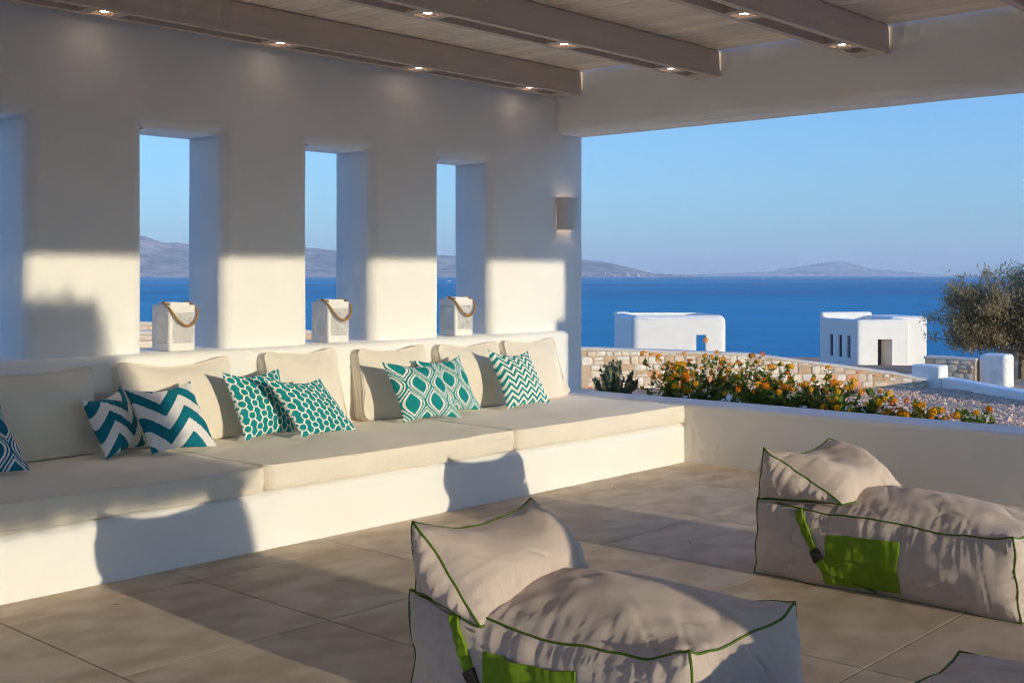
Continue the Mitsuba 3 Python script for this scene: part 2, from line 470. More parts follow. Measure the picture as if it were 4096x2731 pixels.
add('front_header', wobble(fh, 0.15, 0.005, 1.6, 21), 'white_plaster', 40, 'white plastered header over the open front side, behind the viewer', 'beam')
col = rbox(7.66, 8.03, -2.2, -1.87, -0.2, 2.7, 0.05, 10) + rbox(7.54, 8.03, -2.2, -1.87, -0.2, 2.13, 0.05, 10)
add('front_column', wobble(col, 0.15, 0.004, 1.8, 25), 'white_plaster', 40, 'white corner column with a thicker lower shaft, behind the viewer', 'column')

# ------------------------------------------------------------------ pergola: beams with recessed undersides, boards laid across them
BZ0, BZ1 = 2.958, 3.15
beam_y = [6.165 - 1.348 * k for k in range(6)]
spot_x = [3.41 - 1.235, 3.41, 4.65, 5.885, 7.11]
blk = 0.125                                            # half length of the block that holds a spotlight
for b, y0 in enumerate(beam_y):
    y1 = y0 + 0.222
    xs = [-4.98, 7.66]
    parts = [mbox(xs[0], xs[1], y0, y1, BZ0 + 0.075, BZ1), mbox(xs[0], xs[1], y0, y0 + 0.05, BZ0, BZ1 - 0.02), mbox(xs[0], xs[1], y1 - 0.05, y1, BZ0, BZ1 - 0.02)]
    off = (0.0, 0.045, 0.06, 0.03, 0.0, 0.04)[b]
    for sx in [spot_x[0] - 1.235 * 2, spot_x[0] - 1.235] + spot_x:
        sx += off
        parts += [mbox(sx - blk, sx - blk + 0.065, y0 + 0.02, y1 - 0.02, BZ0 + 0.002, BZ0 + 0.09), mbox(sx + blk - 0.065, sx + blk, y0 + 0.02, y1 - 0.02, BZ0 + 0.002, BZ0 + 0.09)]
    parts += [mbox(7.45, 7.66, y0 + 0.02, y1 - 0.02, BZ0 + 0.002, BZ0 + 0.09)]
    add('pergola__beam', arr(m3.Manifold.batch_boolean(parts, m3.OpType.Add)), 'beam_paint', False)
bw, gap = 0.1202, 0.0018
add('pergola__far_boards', cat_meshes([box(-4.97 + 0.122 * q, -4.97 + 0.122 * q + 0.1185, -2.1, 6.455, 3.156, 3.178) for q in range(33)]), 'board_paint_1', False, kind='stuff')
board_ds = [ply(box(0, bw, -2.1, 6.455, 0.0, 0.022, 0.006), f'board_paint_{k}') for k in range(3)]
x, k = -0.909, 0
while x + bw < 7.66:
    r = random.Random(k + 100)
    add('pergola__board', board_ds[r.randrange(3)], None, to_world=T().translate([x, 0, BZ1 + 0.006 + r.uniform(-0.001, 0.001)]))
    x += bw + gap; k += 1
tag('pergola', 'taupe timber pergola roof of heavy beams and thin boards over the terrace', 'pergola')

# recessed spotlights in the first three beams
lamp_ring = trimesh.creation.annulus(0.026, 0.036, 0.012, sections=24)
lamp_lens = trimesh.creation.cylinder(0.026, 0.006, sections=24)
names = ['beam by the window wall', 'second beam from the window wall', 'third beam from the window wall', 'fourth beam from the window wall, outside the frame', 'fifth beam from the window wall, outside the frame', 'sixth beam from the window wall, outside the frame']
ordn = ['first', 'second', 'third', 'fourth', 'fifth']
ring_d = ply(lamp_ring, 'steel', 30)
for b in range(3):
    y0 = beam_y[b] + 0.111
    off = (0.0, 0.045, 0.06, 0.03, 0.0, 0.04)[b]
    vis = [1, 2, 3, 4] if b == 0 else ([2, 3, 4] if b == 1 else ([3, 4] if b == 2 else [1, 3, 4]))
    for kk, i in enumerate(vis):
        base = 'recessed_spotlight'
        n_ = sum(1 for q in labels if q.startswith(base))
        key = base if n_ == 0 else f'{base}_{n_:03d}'
        x, z = spot_x[i] + off, BZ0 + 0.016
        scene[key + '__ring'] = dict(ring_d, to_world=T().translate([x, y0, z]))
        scene[key + '__lens'] = dict(ply(lamp_lens, 'wax'), to_world=T().translate([x, y0, z]), emitter={'type': 'area', 'radiance': rgb(3.4, 2.8, 2.2)})
        scene[key + '__glow'] = {'type': 'spot', 'to_world': T().look_at(origin=[x, y0, z - 0.012], target=[x, y0 - 0.12, z - 1], up=[1, 0, 0]),
                                 'intensity': rgb(*LAMP), 'cutoff_angle': 16.0, 'beam_width': 6.0}
        tag(key, f'small lit round spotlight, {ordn[kk]} from the left in the {names[b]}', 'spotlight', 'spotlights in the pergola beams')

# wall sconce on the last pier
sx, sz0, sz1 = 7.772, 1.838, 2.116


def sconce_ring(z, w, d, n=20):
    a = np.linspace(0, math.pi, n)
    return np.stack([sx - w * np.cos(a), WY - 0.003 - d * np.sin(a) ** 0.55, np.full(n, z)], -1)


t_ = np.linspace(0, 1, 8)
outer = np.array([sconce_ring(sz0 + (sz1 - sz0) * t, 0.094 + 0.024 * t, 0.085 + 0.012 * t) for t in t_])
inner = np.array([sconce_ring(sz0 + (sz1 - sz0) * t, 0.086 + 0.024 * t, 0.078 + 0.012 * t) for t in t_])
vv = np.concatenate([outer.reshape(-1, 3), inner.reshape(-1, 3)])
nf = 20
f1 = gridfaces(8, nf); f2 = gridfaces(8, nf, True) + 8 * nf
rim = []
for row in (0, 7):
    for j in range(nf - 1):
        a, b_, c, d = row * nf + j, row * nf + j + 1, 8 * nf + row * nf + j + 1, 8 * nf + row * nf + j
        rim += [[a, b_, c], [a, c, d]]
add('wall_lamp__shade', (vv, np.vstack([f1, f2, rim])), 'sconce_white', 40)
add('wall_lamp__bulb', trimesh.creation.cylinder(0.02, 0.09, sections=16).apply_translation([sx, WY - 0.045, (sz0 + sz1) / 2 - 0.01]), 'wax', 30, )
scene['wall_lamp__bulb']['emitter'] = {'type': 'area', 'radiance': rgb(1.5, 1.15, 0.9)}
tag('wall_lamp', 'half-round plaster wall lamp glowing up and down on the last pier', 'wall lamp')


# ------------------------------------------------------------------ cushions and pillows
def axis_samples(h, r, n):
    core = np.linspace(-(h - r), h - r, n)
    e = r * np.sin(np.linspace(0, math.pi / 2, 7))[1:]
    return np.concatenate([-(h - r) - e[::-1], core, h - r + e])


def pad(o, ex, ey, en, hw, hh, th, r=0.05, puff=0.03, sag=0.0, seed=0, nu=34, nv=26, wrinkle=0.004, slump=0.0, pipe=0.0045):
    """a boxed cushion: puffed faces, a gusset band round it and piping along both its rims. Centre o of its middle plane, half sizes hw, hh, thickness th"""
    o, ex, ey, en = (np.asarray(q, float) for q in (o, ex, ey, en))
    U, V = np.meshgrid(axis_samples(hw, r, nu), axis_samples(hh, r, nv), indexing='ij')

    def shape(U, V):
        qx, qy = np.maximum(np.abs(U) - (hw - r), 0), np.maximum(np.abs(V) - (hh - r), 0)
        ln = np.sqrt(qx ** 2 + qy ** 2) + 1e-12
        k = np.where((qx > 0) & (qy > 0), np.maximum(qx, qy) / ln, 1.0)
        X = np.where(qx > 0, np.sign(U) * (hw - r + qx * k), U)
        Y = np.where(qy > 0, np.sign(V) * (hh - r + qy * k), V)
        u, v = X / hw, Y / hh
        Y = Y - sag * (1 - u ** 2) * ((v + 1) / 2) ** 2 - 0.3 * sag * n1(u * 3 + 9, seed) * ((v + 1) / 2)
        X = X + slump * (1 - v) / 2 * (u + 1) / 2 - 0.018 * (1 - v ** 2) * u * (puff > 0.02)
        return X, Y

    def at(X, Y, Z):
        p = o + X[..., None] * ex + Y[..., None] * ey + Z[..., None] * en
        w = np.stack([meshkit.fbm(p * 3.1 + 7 * k, 2, seed + k) - 0.5 for k in range(3)], -1)
        return p + w * 0.016

    X, Y = shape(U, V)
    dx, dy = hw - np.abs(X) * 0.995, hh - np.abs(V) * 0.995
    d = np.minimum(dx, dy)
    lam = min(0.16, hh * 0.45)
    prof = np.tanh(np.maximum(dx, 0) / lam) * np.tanh(np.maximum(dy, 0) / lam)
    along = np.where(dx < dy, V, U)
    crease = np.exp(-d / 0.07) * np.minimum(d / 0.012, 1) * (n1(along / 0.045, seed + 3) + 0.5 * n1(along / 0.02, seed + 4))
    P3 = np.stack([X, Y, X * 0 + seed], -1)
    soft = (meshkit.fbm(P3 * [5, 9, 1], 3, seed + 5) - 0.5) * np.minimum(d / 0.06, 1)
    h = puff * prof + wrinkle * 1.6 * crease + wrinkle * 1.6 * soft
    front = at(X, Y, th / 2 + h)
    back = at(X, Y, -th / 2 - puff * 0.6 * prof)
    nU, nV = U.shape
    ms = [(front.reshape(-1, 3), gridfaces(nU, nV)), (back.reshape(-1, 3), gridfaces(nU, nV, True))]
    # outline, counter-clockwise
    idx = [(i, 0) for i in range(nU)] + [(nU - 1, j) for j in range(1, nV)] + [(i, nV - 1) for i in range(nU - 2, -1, -1)] + [(0, j) for j in range(nV - 2, 0, -1)]
    ii, jj = np.array(idx).T
    ox, oy = X[ii, jj], Y[ii, jj]
    s = np.concatenate([[0], np.cumsum(np.hypot(np.diff(ox), np.diff(oy)))])
    tx, ty = np.roll(ox, -1) - np.roll(ox, 1), np.roll(oy, -1) - np.roll(oy, 1)
    tl = np.hypot(tx, ty) + 1e-12
    nx, ny = ty / tl, -tx / tl
    rows = []
    for q in np.linspace(0, 1, 9):
        b = 0.010 * (1 - (2 * q - 1) ** 2) * (th > 0.06) + wrinkle * 1.2 * math.sin(math.pi * q) * (n1(s / 0.035, seed + 11) + n1(s / 0.09 + 5 * q, seed + 12))
        rows.append(at(ox + nx * b, oy + ny * b, np.full_like(ox, th * (0.5 - q))))
    rows = np.array(rows); rows = np.concatenate([rows, rows[:, :1]], 1)
    ms.append((rows.reshape(-1, 3), gridfaces(rows.shape[0], rows.shape[1])))
    pf = at(ox + nx * 0.002, oy + ny * 0.002, np.full_like(ox, th / 2)); pb = at(ox + nx * 0.002, oy + ny * 0.002, np.full_like(ox, -th / 2))
    return cat_meshes(ms), [tube(pf, pipe, 6, True), tube(pb, pipe, 6, True)]


def add_pad(key, label, group, *a, **k):
    m, pipes = pad(*a, **k)
    n = sum(1 for q in labels if q == key or q.startswith(key + '_') and q[len(key) + 1:].isdigit())
    key = key if n == 0 else f'{key}_{n:03d}'
    add(key + '__cover', m, 'cream_cloth', True)
    for p in pipes:
        add(key + '__piping', p, 'cream_cloth', True)
    tag(key, label, 'cushion', group)


# seat pads, lying on the bench
seat_labels = ['cream seat pad in the shade at the left end of the bench', 'cream sunlit seat pad in the middle of the bench, circle-print pillows on it',
               'cream sunlit seat pad at the right end of the bench beside the low wall']
for k, x0 in enumerate((1.735, 3.722, 5.692)):
    x1 = (3.712, 5.686, 7.672)[k]
    add_pad('seat_pad', seat_labels[k], 'seat pads along the bench', ((x0 + x1) / 2, 5.725, 0.374), (1, 0, 0), (0, 1, 0), (0, 0, 1),
            (x1 - x0) / 2, 0.59, 0.122, r=0.055, puff=0.014, seed=40 + k, nu=90, nv=50, wrinkle=0.0026, pipe=0.0062)
# one more seat pad towards the house, outside the frame at the left but lying in the bounce light
add_pad('seat_pad', 'cream seat pad outside the frame at the left', 'seat pads along the bench', (-0.27, 5.725, 0.374), (1, 0, 0), (0, 1, 0), (0, 0, 1), 1.98, 0.59, 0.122, r=0.055, puff=0.014, seed=47, nu=40, nv=20)
# back cushions leaning on the ledge
backs = [(2.55, 3.325, 0.93, 'cream back cushion in the shade at the left edge behind the large zigzag pillows', 0.03, 0),
         (3.485, 4.25, 0.94, 'wide cream back cushion half in sun behind the large zigzag pillow', 0.045, 0),
         (4.50, 5.10, 0.955, 'cream back cushion behind the circle-print pillows', 0.035, 0.03),
         (5.275, 5.91, 0.94, 'cream back cushion left of the onion-print pillows', 0.03, 0),
         (6.06, 6.72, 0.935, 'cream back cushion between the onion-print pillows and the small zigzag pillow', 0.03, 0),
         (6.80, 7.43, 0.925, 'cream back cushion at the right end, behind the small zigzag pillow', 0.03, 0.06)]
for k, (x0, x1, zt, lab, sag, slump) in enumerate(backs):
    tilt = math.radians((13, 14, 12, 10, 12, 15)[k])
    en = np.array([0.02 * (k % 3 - 1), -math.cos(tilt), math.sin(tilt)]); en /= np.linalg.norm(en)
    ex = unit(np.cross([0, math.sin(tilt), math.cos(tilt)], en)) * 1.0
    ex = unit(np.array([1, 0.02 * (k % 3 - 1), 0]))
    ey = np.cross(en, ex) * 1.0
    if ey[2] < 0:
        ey = -ey
    hh = (zt - 0.445) / 2 / math.cos(tilt)
    yb = 6.215 - 0.0
    o = np.array([(x0 + x1) / 2, yb, 0.447]) + ey * hh - en * 0.0
    th = 0.10
    o = o - en * (-0.0)
    add_pad('back_cushion', lab, 'cream back cushions leaning on the ledge', o + np.array([0, -0.01, 0]), ex, ey, en, (x1 - x0) / 2, hh, th,
            r=0.06, puff=0.07, sag=sag * 1.35, seed=60 + 7 * k, wrinkle=0.007, slump=slump, pipe=0.006)


def pillow(corners, th=0.15, seed=0, N=64, dent=0.10, sag=0.02, wr=0.006):
    """a knife-edged throw pillow spanned between its four corners TL, TR, BR, BL; returns mesh and uv"""
    TL, TR, BR, BL = (np.asarray(c, float) for c in corners)
    g = np.sin(np.linspace(-1, 1, N) * math.pi / 2) * 0.5 + np.linspace(-1, 1, N) * 0.5
    u, v = np.meshgrid(g, g, indexing='ij')
    uu = u * (1 - dent * (1 - v ** 2)); vv = v * (1 - dent * (1 - u ** 2)) - sag * 6 * (1 - u ** 2) * ((v + 1) / 2) ** 2
    a, b = (uu + 1) / 2, (vv + 1) / 2
    P = (BL * ((1 - a) * (1 - b))[..., None] + BR * (a * (1 - b))[..., None] + TR * (a * b)[..., None] + TL * ((1 - a) * b)[..., None])
    n = unit(np.cross(TR - BL, TL - BR))
    e = np.clip((1 - u ** 2) * (1 - v ** 2), 0, 1)
    edge = np.minimum(1 - np.abs(u), 1 - np.abs(v))
    prof = e ** 0.52
    size = np.linalg.norm(TR - TL) / 2
    along = np.where(1 - np.abs(u) < 1 - np.abs(v), v, u)
    cr = np.exp(-edge / 0.16) * np.minimum(edge / 0.04, 1) * (n1(along * size / 0.03, seed) + 0.6 * n1(along * size / 0.014, seed + 1))
    fold = (meshkit.fbm(np.stack([(u + v) * 2.2, (u - v) * 5.5, u * 0 + seed], -1), 3, seed) - 0.5) * np.minimum(edge / 0.2, 1)
    outs, uvs, fs = [], [], []
    for side in (1, -1):
        h = th / 2 * prof + wr * 1.8 * cr + wr * 2.0 * fold * prof ** 0.3
        Q = P + side * np.maximum(h, 0.0)[..., None] * n
        w = np.stack([meshkit.fbm(P * 5 + 11 * k, 2, seed + k) - 0.5 for k in range(3)], -1)
        Q = Q + w * 0.022
        outs.append(Q.reshape(-1, 3)); uvs.append(np.stack([(u + 1) / 2, (v + 1) / 2], -1).reshape(-1, 2))
        fs.append(gridfaces(N, N, side < 0) + (0 if side > 0 else N * N))
    return (np.vstack(outs), np.vstack(fs)), np.vstack(uvs)


# corners TL, TR, BR, BL of every throw pillow
pillows = [
    ([(2.30, 6.05, 0.80), (2.72, 6.10, 0.80), (2.755, 5.82, 0.462), (2.33, 5.80, 0.462)], 'print_ogee_blue', 'white and blue onion-print pillow cut by the left edge of the photo'),
    ([(3.13, 6.02, 0.775), (3.50, 6.26, 0.80), (3.55, 6.06, 0.475), (3.20, 5.86, 0.458)], 'print_zigzag_large', 'large zigzag pillow in the shade, the left one of the leaning pair'),
    ([(3.37, 6.00, 0.82), (3.83, 6.05, 0.825), (3.885, 5.86, 0.458), (3.43, 5.80, 0.46)], 'print_zigzag_large_b', 'large zigzag pillow in the shade, leaning over the left one of the pair'),
    ([(4.03, 6.03, 0.875), (4.50, 6.10, 0.862), (4.54, 5.98, 0.462), (4.12, 5.91, 0.455)], 'print_lattice', 'teal circle-lattice pillow standing upright, half behind its twin'),
    ([(4.20, 5.86, 0.835), (4.655, 5.88, 0.80), (4.86, 5.76, 0.462), (4.415, 5.74, 0.458)], 'print_lattice', 'teal circle-lattice pillow tilted to the right in front of its twin'),
    ([(5.26, 5.98, 0.87), (5.715, 5.92, 0.845), (5.80, 5.74, 0.458), (5.35, 5.85, 0.458)], 'print_ogee', 'teal onion-print pillow, the front one of the overlapping pair'),
    ([(5.70, 6.13, 0.85), (6.12, 6.09, 0.862), (6.185, 5.92, 0.462), (5.77, 5.96, 0.462)], 'print_ogee', 'teal onion-print pillow mostly hidden behind the front one'),
    ([(6.37, 6.04, 0.895), (6.79, 6.01, 0.868), (6.885, 5.86, 0.458), (6.40, 5.86, 0.458)], 'print_zigzag_small', 'pillow of narrow teal zigzag stripes near the right end of the bench'),
]
for k, (c, m_, lab) in enumerate(pillows):
    me, uv = pillow(c, 0.155 if k not in (3, 4) else 0.14, 200 + 5 * k)
    add('throw_pillow', me, m_, True, lab, 'pillow', 'printed throw pillows', uv=uv)


# ------------------------------------------------------------------ lanterns on the ledge
def shell_ring(w, r, z0, z1, t=0.002, n=6):
    """a thin square tube with rounded corners"""
    def loop(h, rr):
        p = []
        for cx, cy, a0 in ((1, 1, 0), (-1, 1, 90), (-1, -1, 180), (1, -1, 270)):
            for a in np.radians(np.linspace(a0, a0 + 90, n)):
                p.append((cx * (h - rr) + rr * math.cos(a), cy * (h - rr) + rr * math.sin(a)))
        return np.array(p)
    o, i = loop(w, r), loop(w - t, r - t)
    N = len(o)
    v = np.vstack([np.column_stack([o, np.full(N, z0)]), np.column_stack([o, np.full(N, z1)]), np.column_stack([i, np.full(N, z0)]), np.column_stack([i, np.full(N, z1)])])
    k = np.arange(N); q = (k + 1) % N
    quads = np.vstack([np.stack([k, q, q + N, k + N], 1), np.stack([q + 2 * N, k + 2 * N, k + 3 * N, q + 3 * N], 1),
                       np.stack([k + N, q + N, q + 3 * N, k + 3 * N], 1), np.stack([q, k, k + 2 * N, q + 2 * N], 1)])
    return v, np.vstack([quads[:, [0, 1, 2]], quads[:, [0, 2, 3]]])


LW, LH = 0.098, 0.285
bars = []
z0, z1 = 0.048, LH - 0.047
nb, nh = 26, 27
for s in range(4):
    R = np.array(trimesh.transformations.rotation_matrix(math.pi / 2 * s, [0, 0, 1]))
    for k in range(nb + 1):
        x = -LW + 0.018 + (2 * LW - 0.036) * k / nb
        bars.append(box(x - 0.0012, x + 0.0012, -LW, -LW + 0.0018, z0, z1).apply_transform(R))
    for k in range(nh + 1):
        z = z0 + (z1 - z0) * k / nh
        bars.append(box(-LW + 0.018, LW - 0.018, -LW + 0.0002, -LW + 0.0016, z - 0.0012, z + 0.0012).apply_transform(R))
cornerp = []
mesh_band = cat_meshes(bars)
full = shell_ring(LW, 0.02, z0, z1, 0.0018, 7)
# keep only the rounded corners of the full shell in the mesh zone
vv, ff = full
c = vv[ff].mean(1)
keep = (np.abs(c[:, 0]) > LW - 0.0185) & (np.abs(c[:, 1]) > LW - 0.0185)
posts = [(vv, ff[keep & (c[:, 0] * a_ > 0) & (c[:, 1] * b_ > 0)]) for a_ in (1, -1) for b_ in (1, -1)]
bottom = cat_meshes([shell_ring(LW, 0.02, 0.004, z0, 0.002, 7), box(-LW + 0.004, LW - 0.004, -LW + 0.004, LW - 0.004, 0.0, 0.008, 0.002)])
top = shell_ring(LW, 0.02, z1, LH, 0.002, 7)
lid = cat_meshes([shell_ring(0.072, 0.012, LH - 0.02, LH + 0.016, 0.004, 5), box(-LW + 0.004, LW - 0.004, -LW + 0.004, LW - 0.004, LH - 0.012, LH - 0.008)])
candle = trimesh.creation.cylinder(0.036, 0.11, sections=24).apply_translation([0, 0, 0.064])
wick = tube([(0, 0, 0.118), (0.001, 0, 0.128), (0.004, 0, 0.135)], 0.0015, 5)
# the rope hangs from two eyelets and droops over the front
ctl = np.array([(-0.078, 0.0, LH + 0.014), (-0.090, -0.045, LH + 0.006), (-0.092, -0.100, LH - 0.030), (-0.064, -0.124, LH - 0.082), (-0.018, -0.128, LH - 0.120), (0.030, -0.127, LH - 0.130),
                (0.078, -0.122, LH - 0.098), (0.104, -0.104, LH - 0.040), (0.103, -0.048, LH + 0.004), (0.080, 0.0, LH + 0.014)])
from scipy.interpolate import CubicSpline
tt = np.linspace(0, 1, 80)
rope = CubicSpline(np.linspace(0, 1, len(ctl)), ctl)(tt)
strands = []
tn = np.gradient(rope, axis=0); tn /= np.linalg.norm(tn, axis=1, keepdims=True)
sa = np.cross(tn, [0.3, 0.2, 0.9]); sa /= np.linalg.norm(sa, axis=1, keepdims=True); sb = np.cross(tn, sa)
fine = np.interp
T2 = np.linspace(0, 1, 240)
R2 = np.stack([np.interp(T2, tt, rope[:, k]) for k in range(3)], -1)
S2 = np.stack([np.interp(T2, tt, sa[:, k]) for k in range(3)], -1); B2 = np.stack([np.interp(T2, tt, sb[:, k]) for k in range(3)], -1)
for q in range(3):
    a = T2 * 2 * math.pi * 15 + q * 2 * math.pi / 3
    strands.append(tube(R2 + 0.0038 * (np.cos(a)[:, None] * S2 + np.sin(a)[:, None] * B2), 0.0047, 6))
rope_m = cat_meshes(strands)
parts = [('mesh_panel', ply(mesh_band, 'lantern_white')), *[('corner_post' + ('' if q == 0 else f'_{q:03d}'), ply(posts[q], 'lantern_white', 40)) for q in range(4)], ('base_band', ply(bottom, 'lantern_white', 40)),
         ('top_band', ply(top, 'lantern_white', 40)), ('lid_frame', ply(lid, 'lantern_white', 40)), ('candle', ply(candle, 'wax', 40)), ('candle__wick', ply(wick, 'black_plastic', True)),
         ('rope_handle', ply(rope_m, 'rope', True))]
eye = ply(cat_meshes([trimesh.creation.torus(0.008, 0.0018, major_sections=16, minor_sections=6).apply_transform(trimesh.transformations.rotation_matrix(math.pi / 2, [0, 1, 0]))]), 'steel', True)
lantern_at = [(4.03, 6.555, 4), (5.29, 6.56, 2), (6.55, 6.555, -1)]
lantern_lab = ['leftmost of the three white perforated lanterns with rope handles on the ledge', 'middle one of the three white perforated lanterns with rope handles', 'rightmost of the three white perforated lanterns, in the slit nearest the wall lamp']
for k, (x, y, a) in enumerate(lantern_at):
    key = 'lantern' if k == 0 else f'lantern_{k:03d}'
    M = T().translate([x, y, LEDGE_Z + 0.001]) @ T().rotate([0, 0, 1], a)
    for nm, d in parts:
        scene[f'{key}__{nm}'] = dict(d, to_world=M)
    for e, ex_ in enumerate((-0.075, 0.075)):
        scene[f'{key}__eyelet' + ('' if e == 0 else '_001')] = dict(eye, to_world=M @ T().translate([ex_, 0, LH + 0.018]))
    tag(key, lantern_lab[k], 'lantern', 'white lanterns on the ledge')


# ------------------------------------------------------------------ bean-bag loungers
class Soft:
    """a body of puffed flat panels between straight seams, warped as one"""

    def __init__(s, seed, M):
        s.seed, s.M = seed, np.asarray(M, float)
        s.deform = lambda p: p

    def world(s, p):
        p = s.deform(np.asarray(p, float))
        w = np.stack([meshkit.fbm(p * 3.3 + 13 * k + s.seed, 2, s.seed + k) - 0.5 for k in range(3)], -1)
        w2 = np.stack([meshkit.noise(p * 14 + 5 * k + s.seed, s.seed + 7 + k) - 0.5 for k in range(3)], -1)
        lift = np.clip(p[..., 2:3] / 0.08, 0, 1)
        p = p + (w * 0.045 + w2 * 0.013) * np.concatenate([np.ones_like(lift), np.ones_like(lift), lift], -1)
        return p @ s.M[:3, :3].T + s.M[:3, 3]

    def height(s, poly, P, puff, gather, lam=0.13, k=0):
        """how far the panel poly bulges out at the points P that lie in it"""
        h = np.ones(P.shape[:-1]); rise = np.ones(P.shape[:-1]); cr = np.zeros(P.shape[:-1]); dm = np.full(P.shape[:-1], 9.0)
        n = len(poly)
        for i in range(n):
            a, b = poly[i], poly[(i + 1) % n]
            t = unit(b - a); rel = P - a
            al = rel @ t
            d = np.linalg.norm(rel - al[..., None] * t, axis=-1)
            h = h * np.tanh(d / lam); dm = np.minimum(dm, d)
            e = s.seed * 3 + 17 * k + i
            long = 0.4 + 1.2 * (n1(al / 0.05, e + 5) + 0.5)
            rise = rise * np.tanh(d / 0.03); pl = 0.5 - np.abs(n1(al / 0.021 + 0.8 * d / 0.1, e)) * 2.6 + 1.1 * n1(al / 0.06, e + 1)
            cr = cr + np.exp(-(d / (0.075 * long + 0.02)) ** 1.3) * pl
        fold = meshkit.fbm(np.stack([P[..., 0] * 6 + P[..., 2] * 4, P[..., 1] * 6 - P[..., 0] * 3, P[..., 2] * 3 + k], -1), 3, s.seed + k) - 0.5
        fold2 = meshkit.fbm(np.stack([P[..., 0] * 3 + P[..., 1] * 14, P[..., 1] * 4 + P[..., 2] * 12, P[..., 2] * 4 + k], -1), 3, s.seed + k + 40) - 0.5
        cz = meshkit.fbm(np.stack([P[..., 0] * 3.5 + P[..., 2] * 5 + k, P[..., 1] * 3.5 - P[..., 0] * 2, P[..., 2] * 4 + s.seed], -1), 3, s.seed + k + 70) - 0.5
        gate = np.clip((meshkit.noise(P * 4.5 + 3 * k + s.seed, s.seed + 80) - 0.42) * 5, 0, 1)
        crease = -0.009 * np.exp(-np.abs(cz) / 0.014) * gate * np.minimum(dm / 0.03, 1) * (puff > 0.02)
        return puff * h + crease + 0.014 * rise * (puff > 0.02) + np.minimum(dm / 0.014, 1) * (gather * cr + 0.006 * fold * np.minimum(dm / 0.1, 1) + 0.003 * fold2 * np.minimum(dm / 0.08, 1))

    def panel(s, poly, puff=0.05, gather=0.010, step=0.0095, lam=0.13, k=0):
        poly = [np.asarray(q, float) for q in poly]
        nrm = unit(np.cross(poly[1] - poly[0], poly[2] - poly[0]))
        if len(poly) == 4:
            nu = int(max(np.linalg.norm(poly[1] - poly[0]), np.linalg.norm(poly[2] - poly[3])) / step) + 2
            nv = int(max(np.linalg.norm(poly[3] - poly[0]), np.linalg.norm(poly[2] - poly[1])) / step) + 2
            a, b = np.meshgrid(np.linspace(0, 1, nu), np.linspace(0, 1, nv), indexing='ij')
            P = poly[0] * ((1 - a) * (1 - b))[..., None] + poly[1] * (a * (1 - b))[..., None] + poly[2] * (a * b)[..., None] + poly[3] * ((1 - a) * b)[..., None]
            f = gridfaces(nu, nv)
        else:
            n_ = int(max(np.linalg.norm(poly[1] - poly[0]), np.linalg.norm(poly[2] - poly[0])) / step) + 2
            a, b = np.meshgrid(np.linspace(0, 1, n_), np.linspace(0, 1, n_), indexing='ij')
            P = poly[0] + (a * (1 - b))[..., None] * (poly[1] - poly[0]) + (a * b)[..., None] * (poly[2] - poly[0])
            f = gridfaces(n_, n_)
        h = s.height(poly, P, puff, gather, lam, k)
        return s.world(P + h[..., None] * nrm).reshape(-1, 3), f

    def patch(s, poly, region, puff, gather, lift=0.004, lam=0.13, k=0, n=40, hem=0.0):
        """a sheet sewn onto the panel poly over the region (four corners)"""
        poly = [np.asarray(q, float) for q in poly]; reg = [np.asarray(q, float) for q in region]
        nrm = unit(np.cross(poly[1] - poly[0], poly[2] - poly[0]))
        g = np.concatenate([[0.0, 0.0], np.linspace(0, 1, n), [1.0, 1.0]])
        drop = np.ones(n + 4); drop[0] = drop[-1] = -0.5; drop[1] = drop[-2] = 0.4
        a, b = np.meshgrid(g, g, indexing='ij')
        P = reg[0] * ((1 - a) * (1 - b))[..., None] + reg[1] * (a * (1 - b))[..., None] + reg[2] * (a * b)[..., None] + reg[3] * ((1 - a) * b)[..., None]
        h = s.height(poly, P, puff, gather, lam, k) + lift * np.minimum(drop[:, None], drop[None, :])
        q = meshkit.fbm(P * [11, 9, 15] + s.seed, 3, s.seed + 90) - 0.5
        sagz = meshkit.noise(np.stack([a * 6, b * 2, a * 0 + s.seed], -1), s.seed) * hem * np.sin(np.pi * a) * np.clip(b, 0, 1) ** 4
        h = h + 0.017 * q * np.sin(np.pi * np.clip(a, 0, 1)) + sagz
        return s.world(P + h[..., None] * nrm).reshape(-1, 3), gridfaces(n + 4, n + 4)

    def seam(s, pts, r=0.0043, out=(0, 0, 0)):
        P = []
        pts = [np.asarray(q, float) for q in pts]
        for a, b in zip(pts[:-1], pts[1:]):
            n = max(int(np.linalg.norm(b - a) / 0.012), 2)
            P.append(a + (b - a) * np.linspace(0, 1, n, endpoint=False)[:, None])
        P = np.vstack(P + [pts[-1][None]])
        return tube(s.world(P + np.asarray(out)), r, 7)


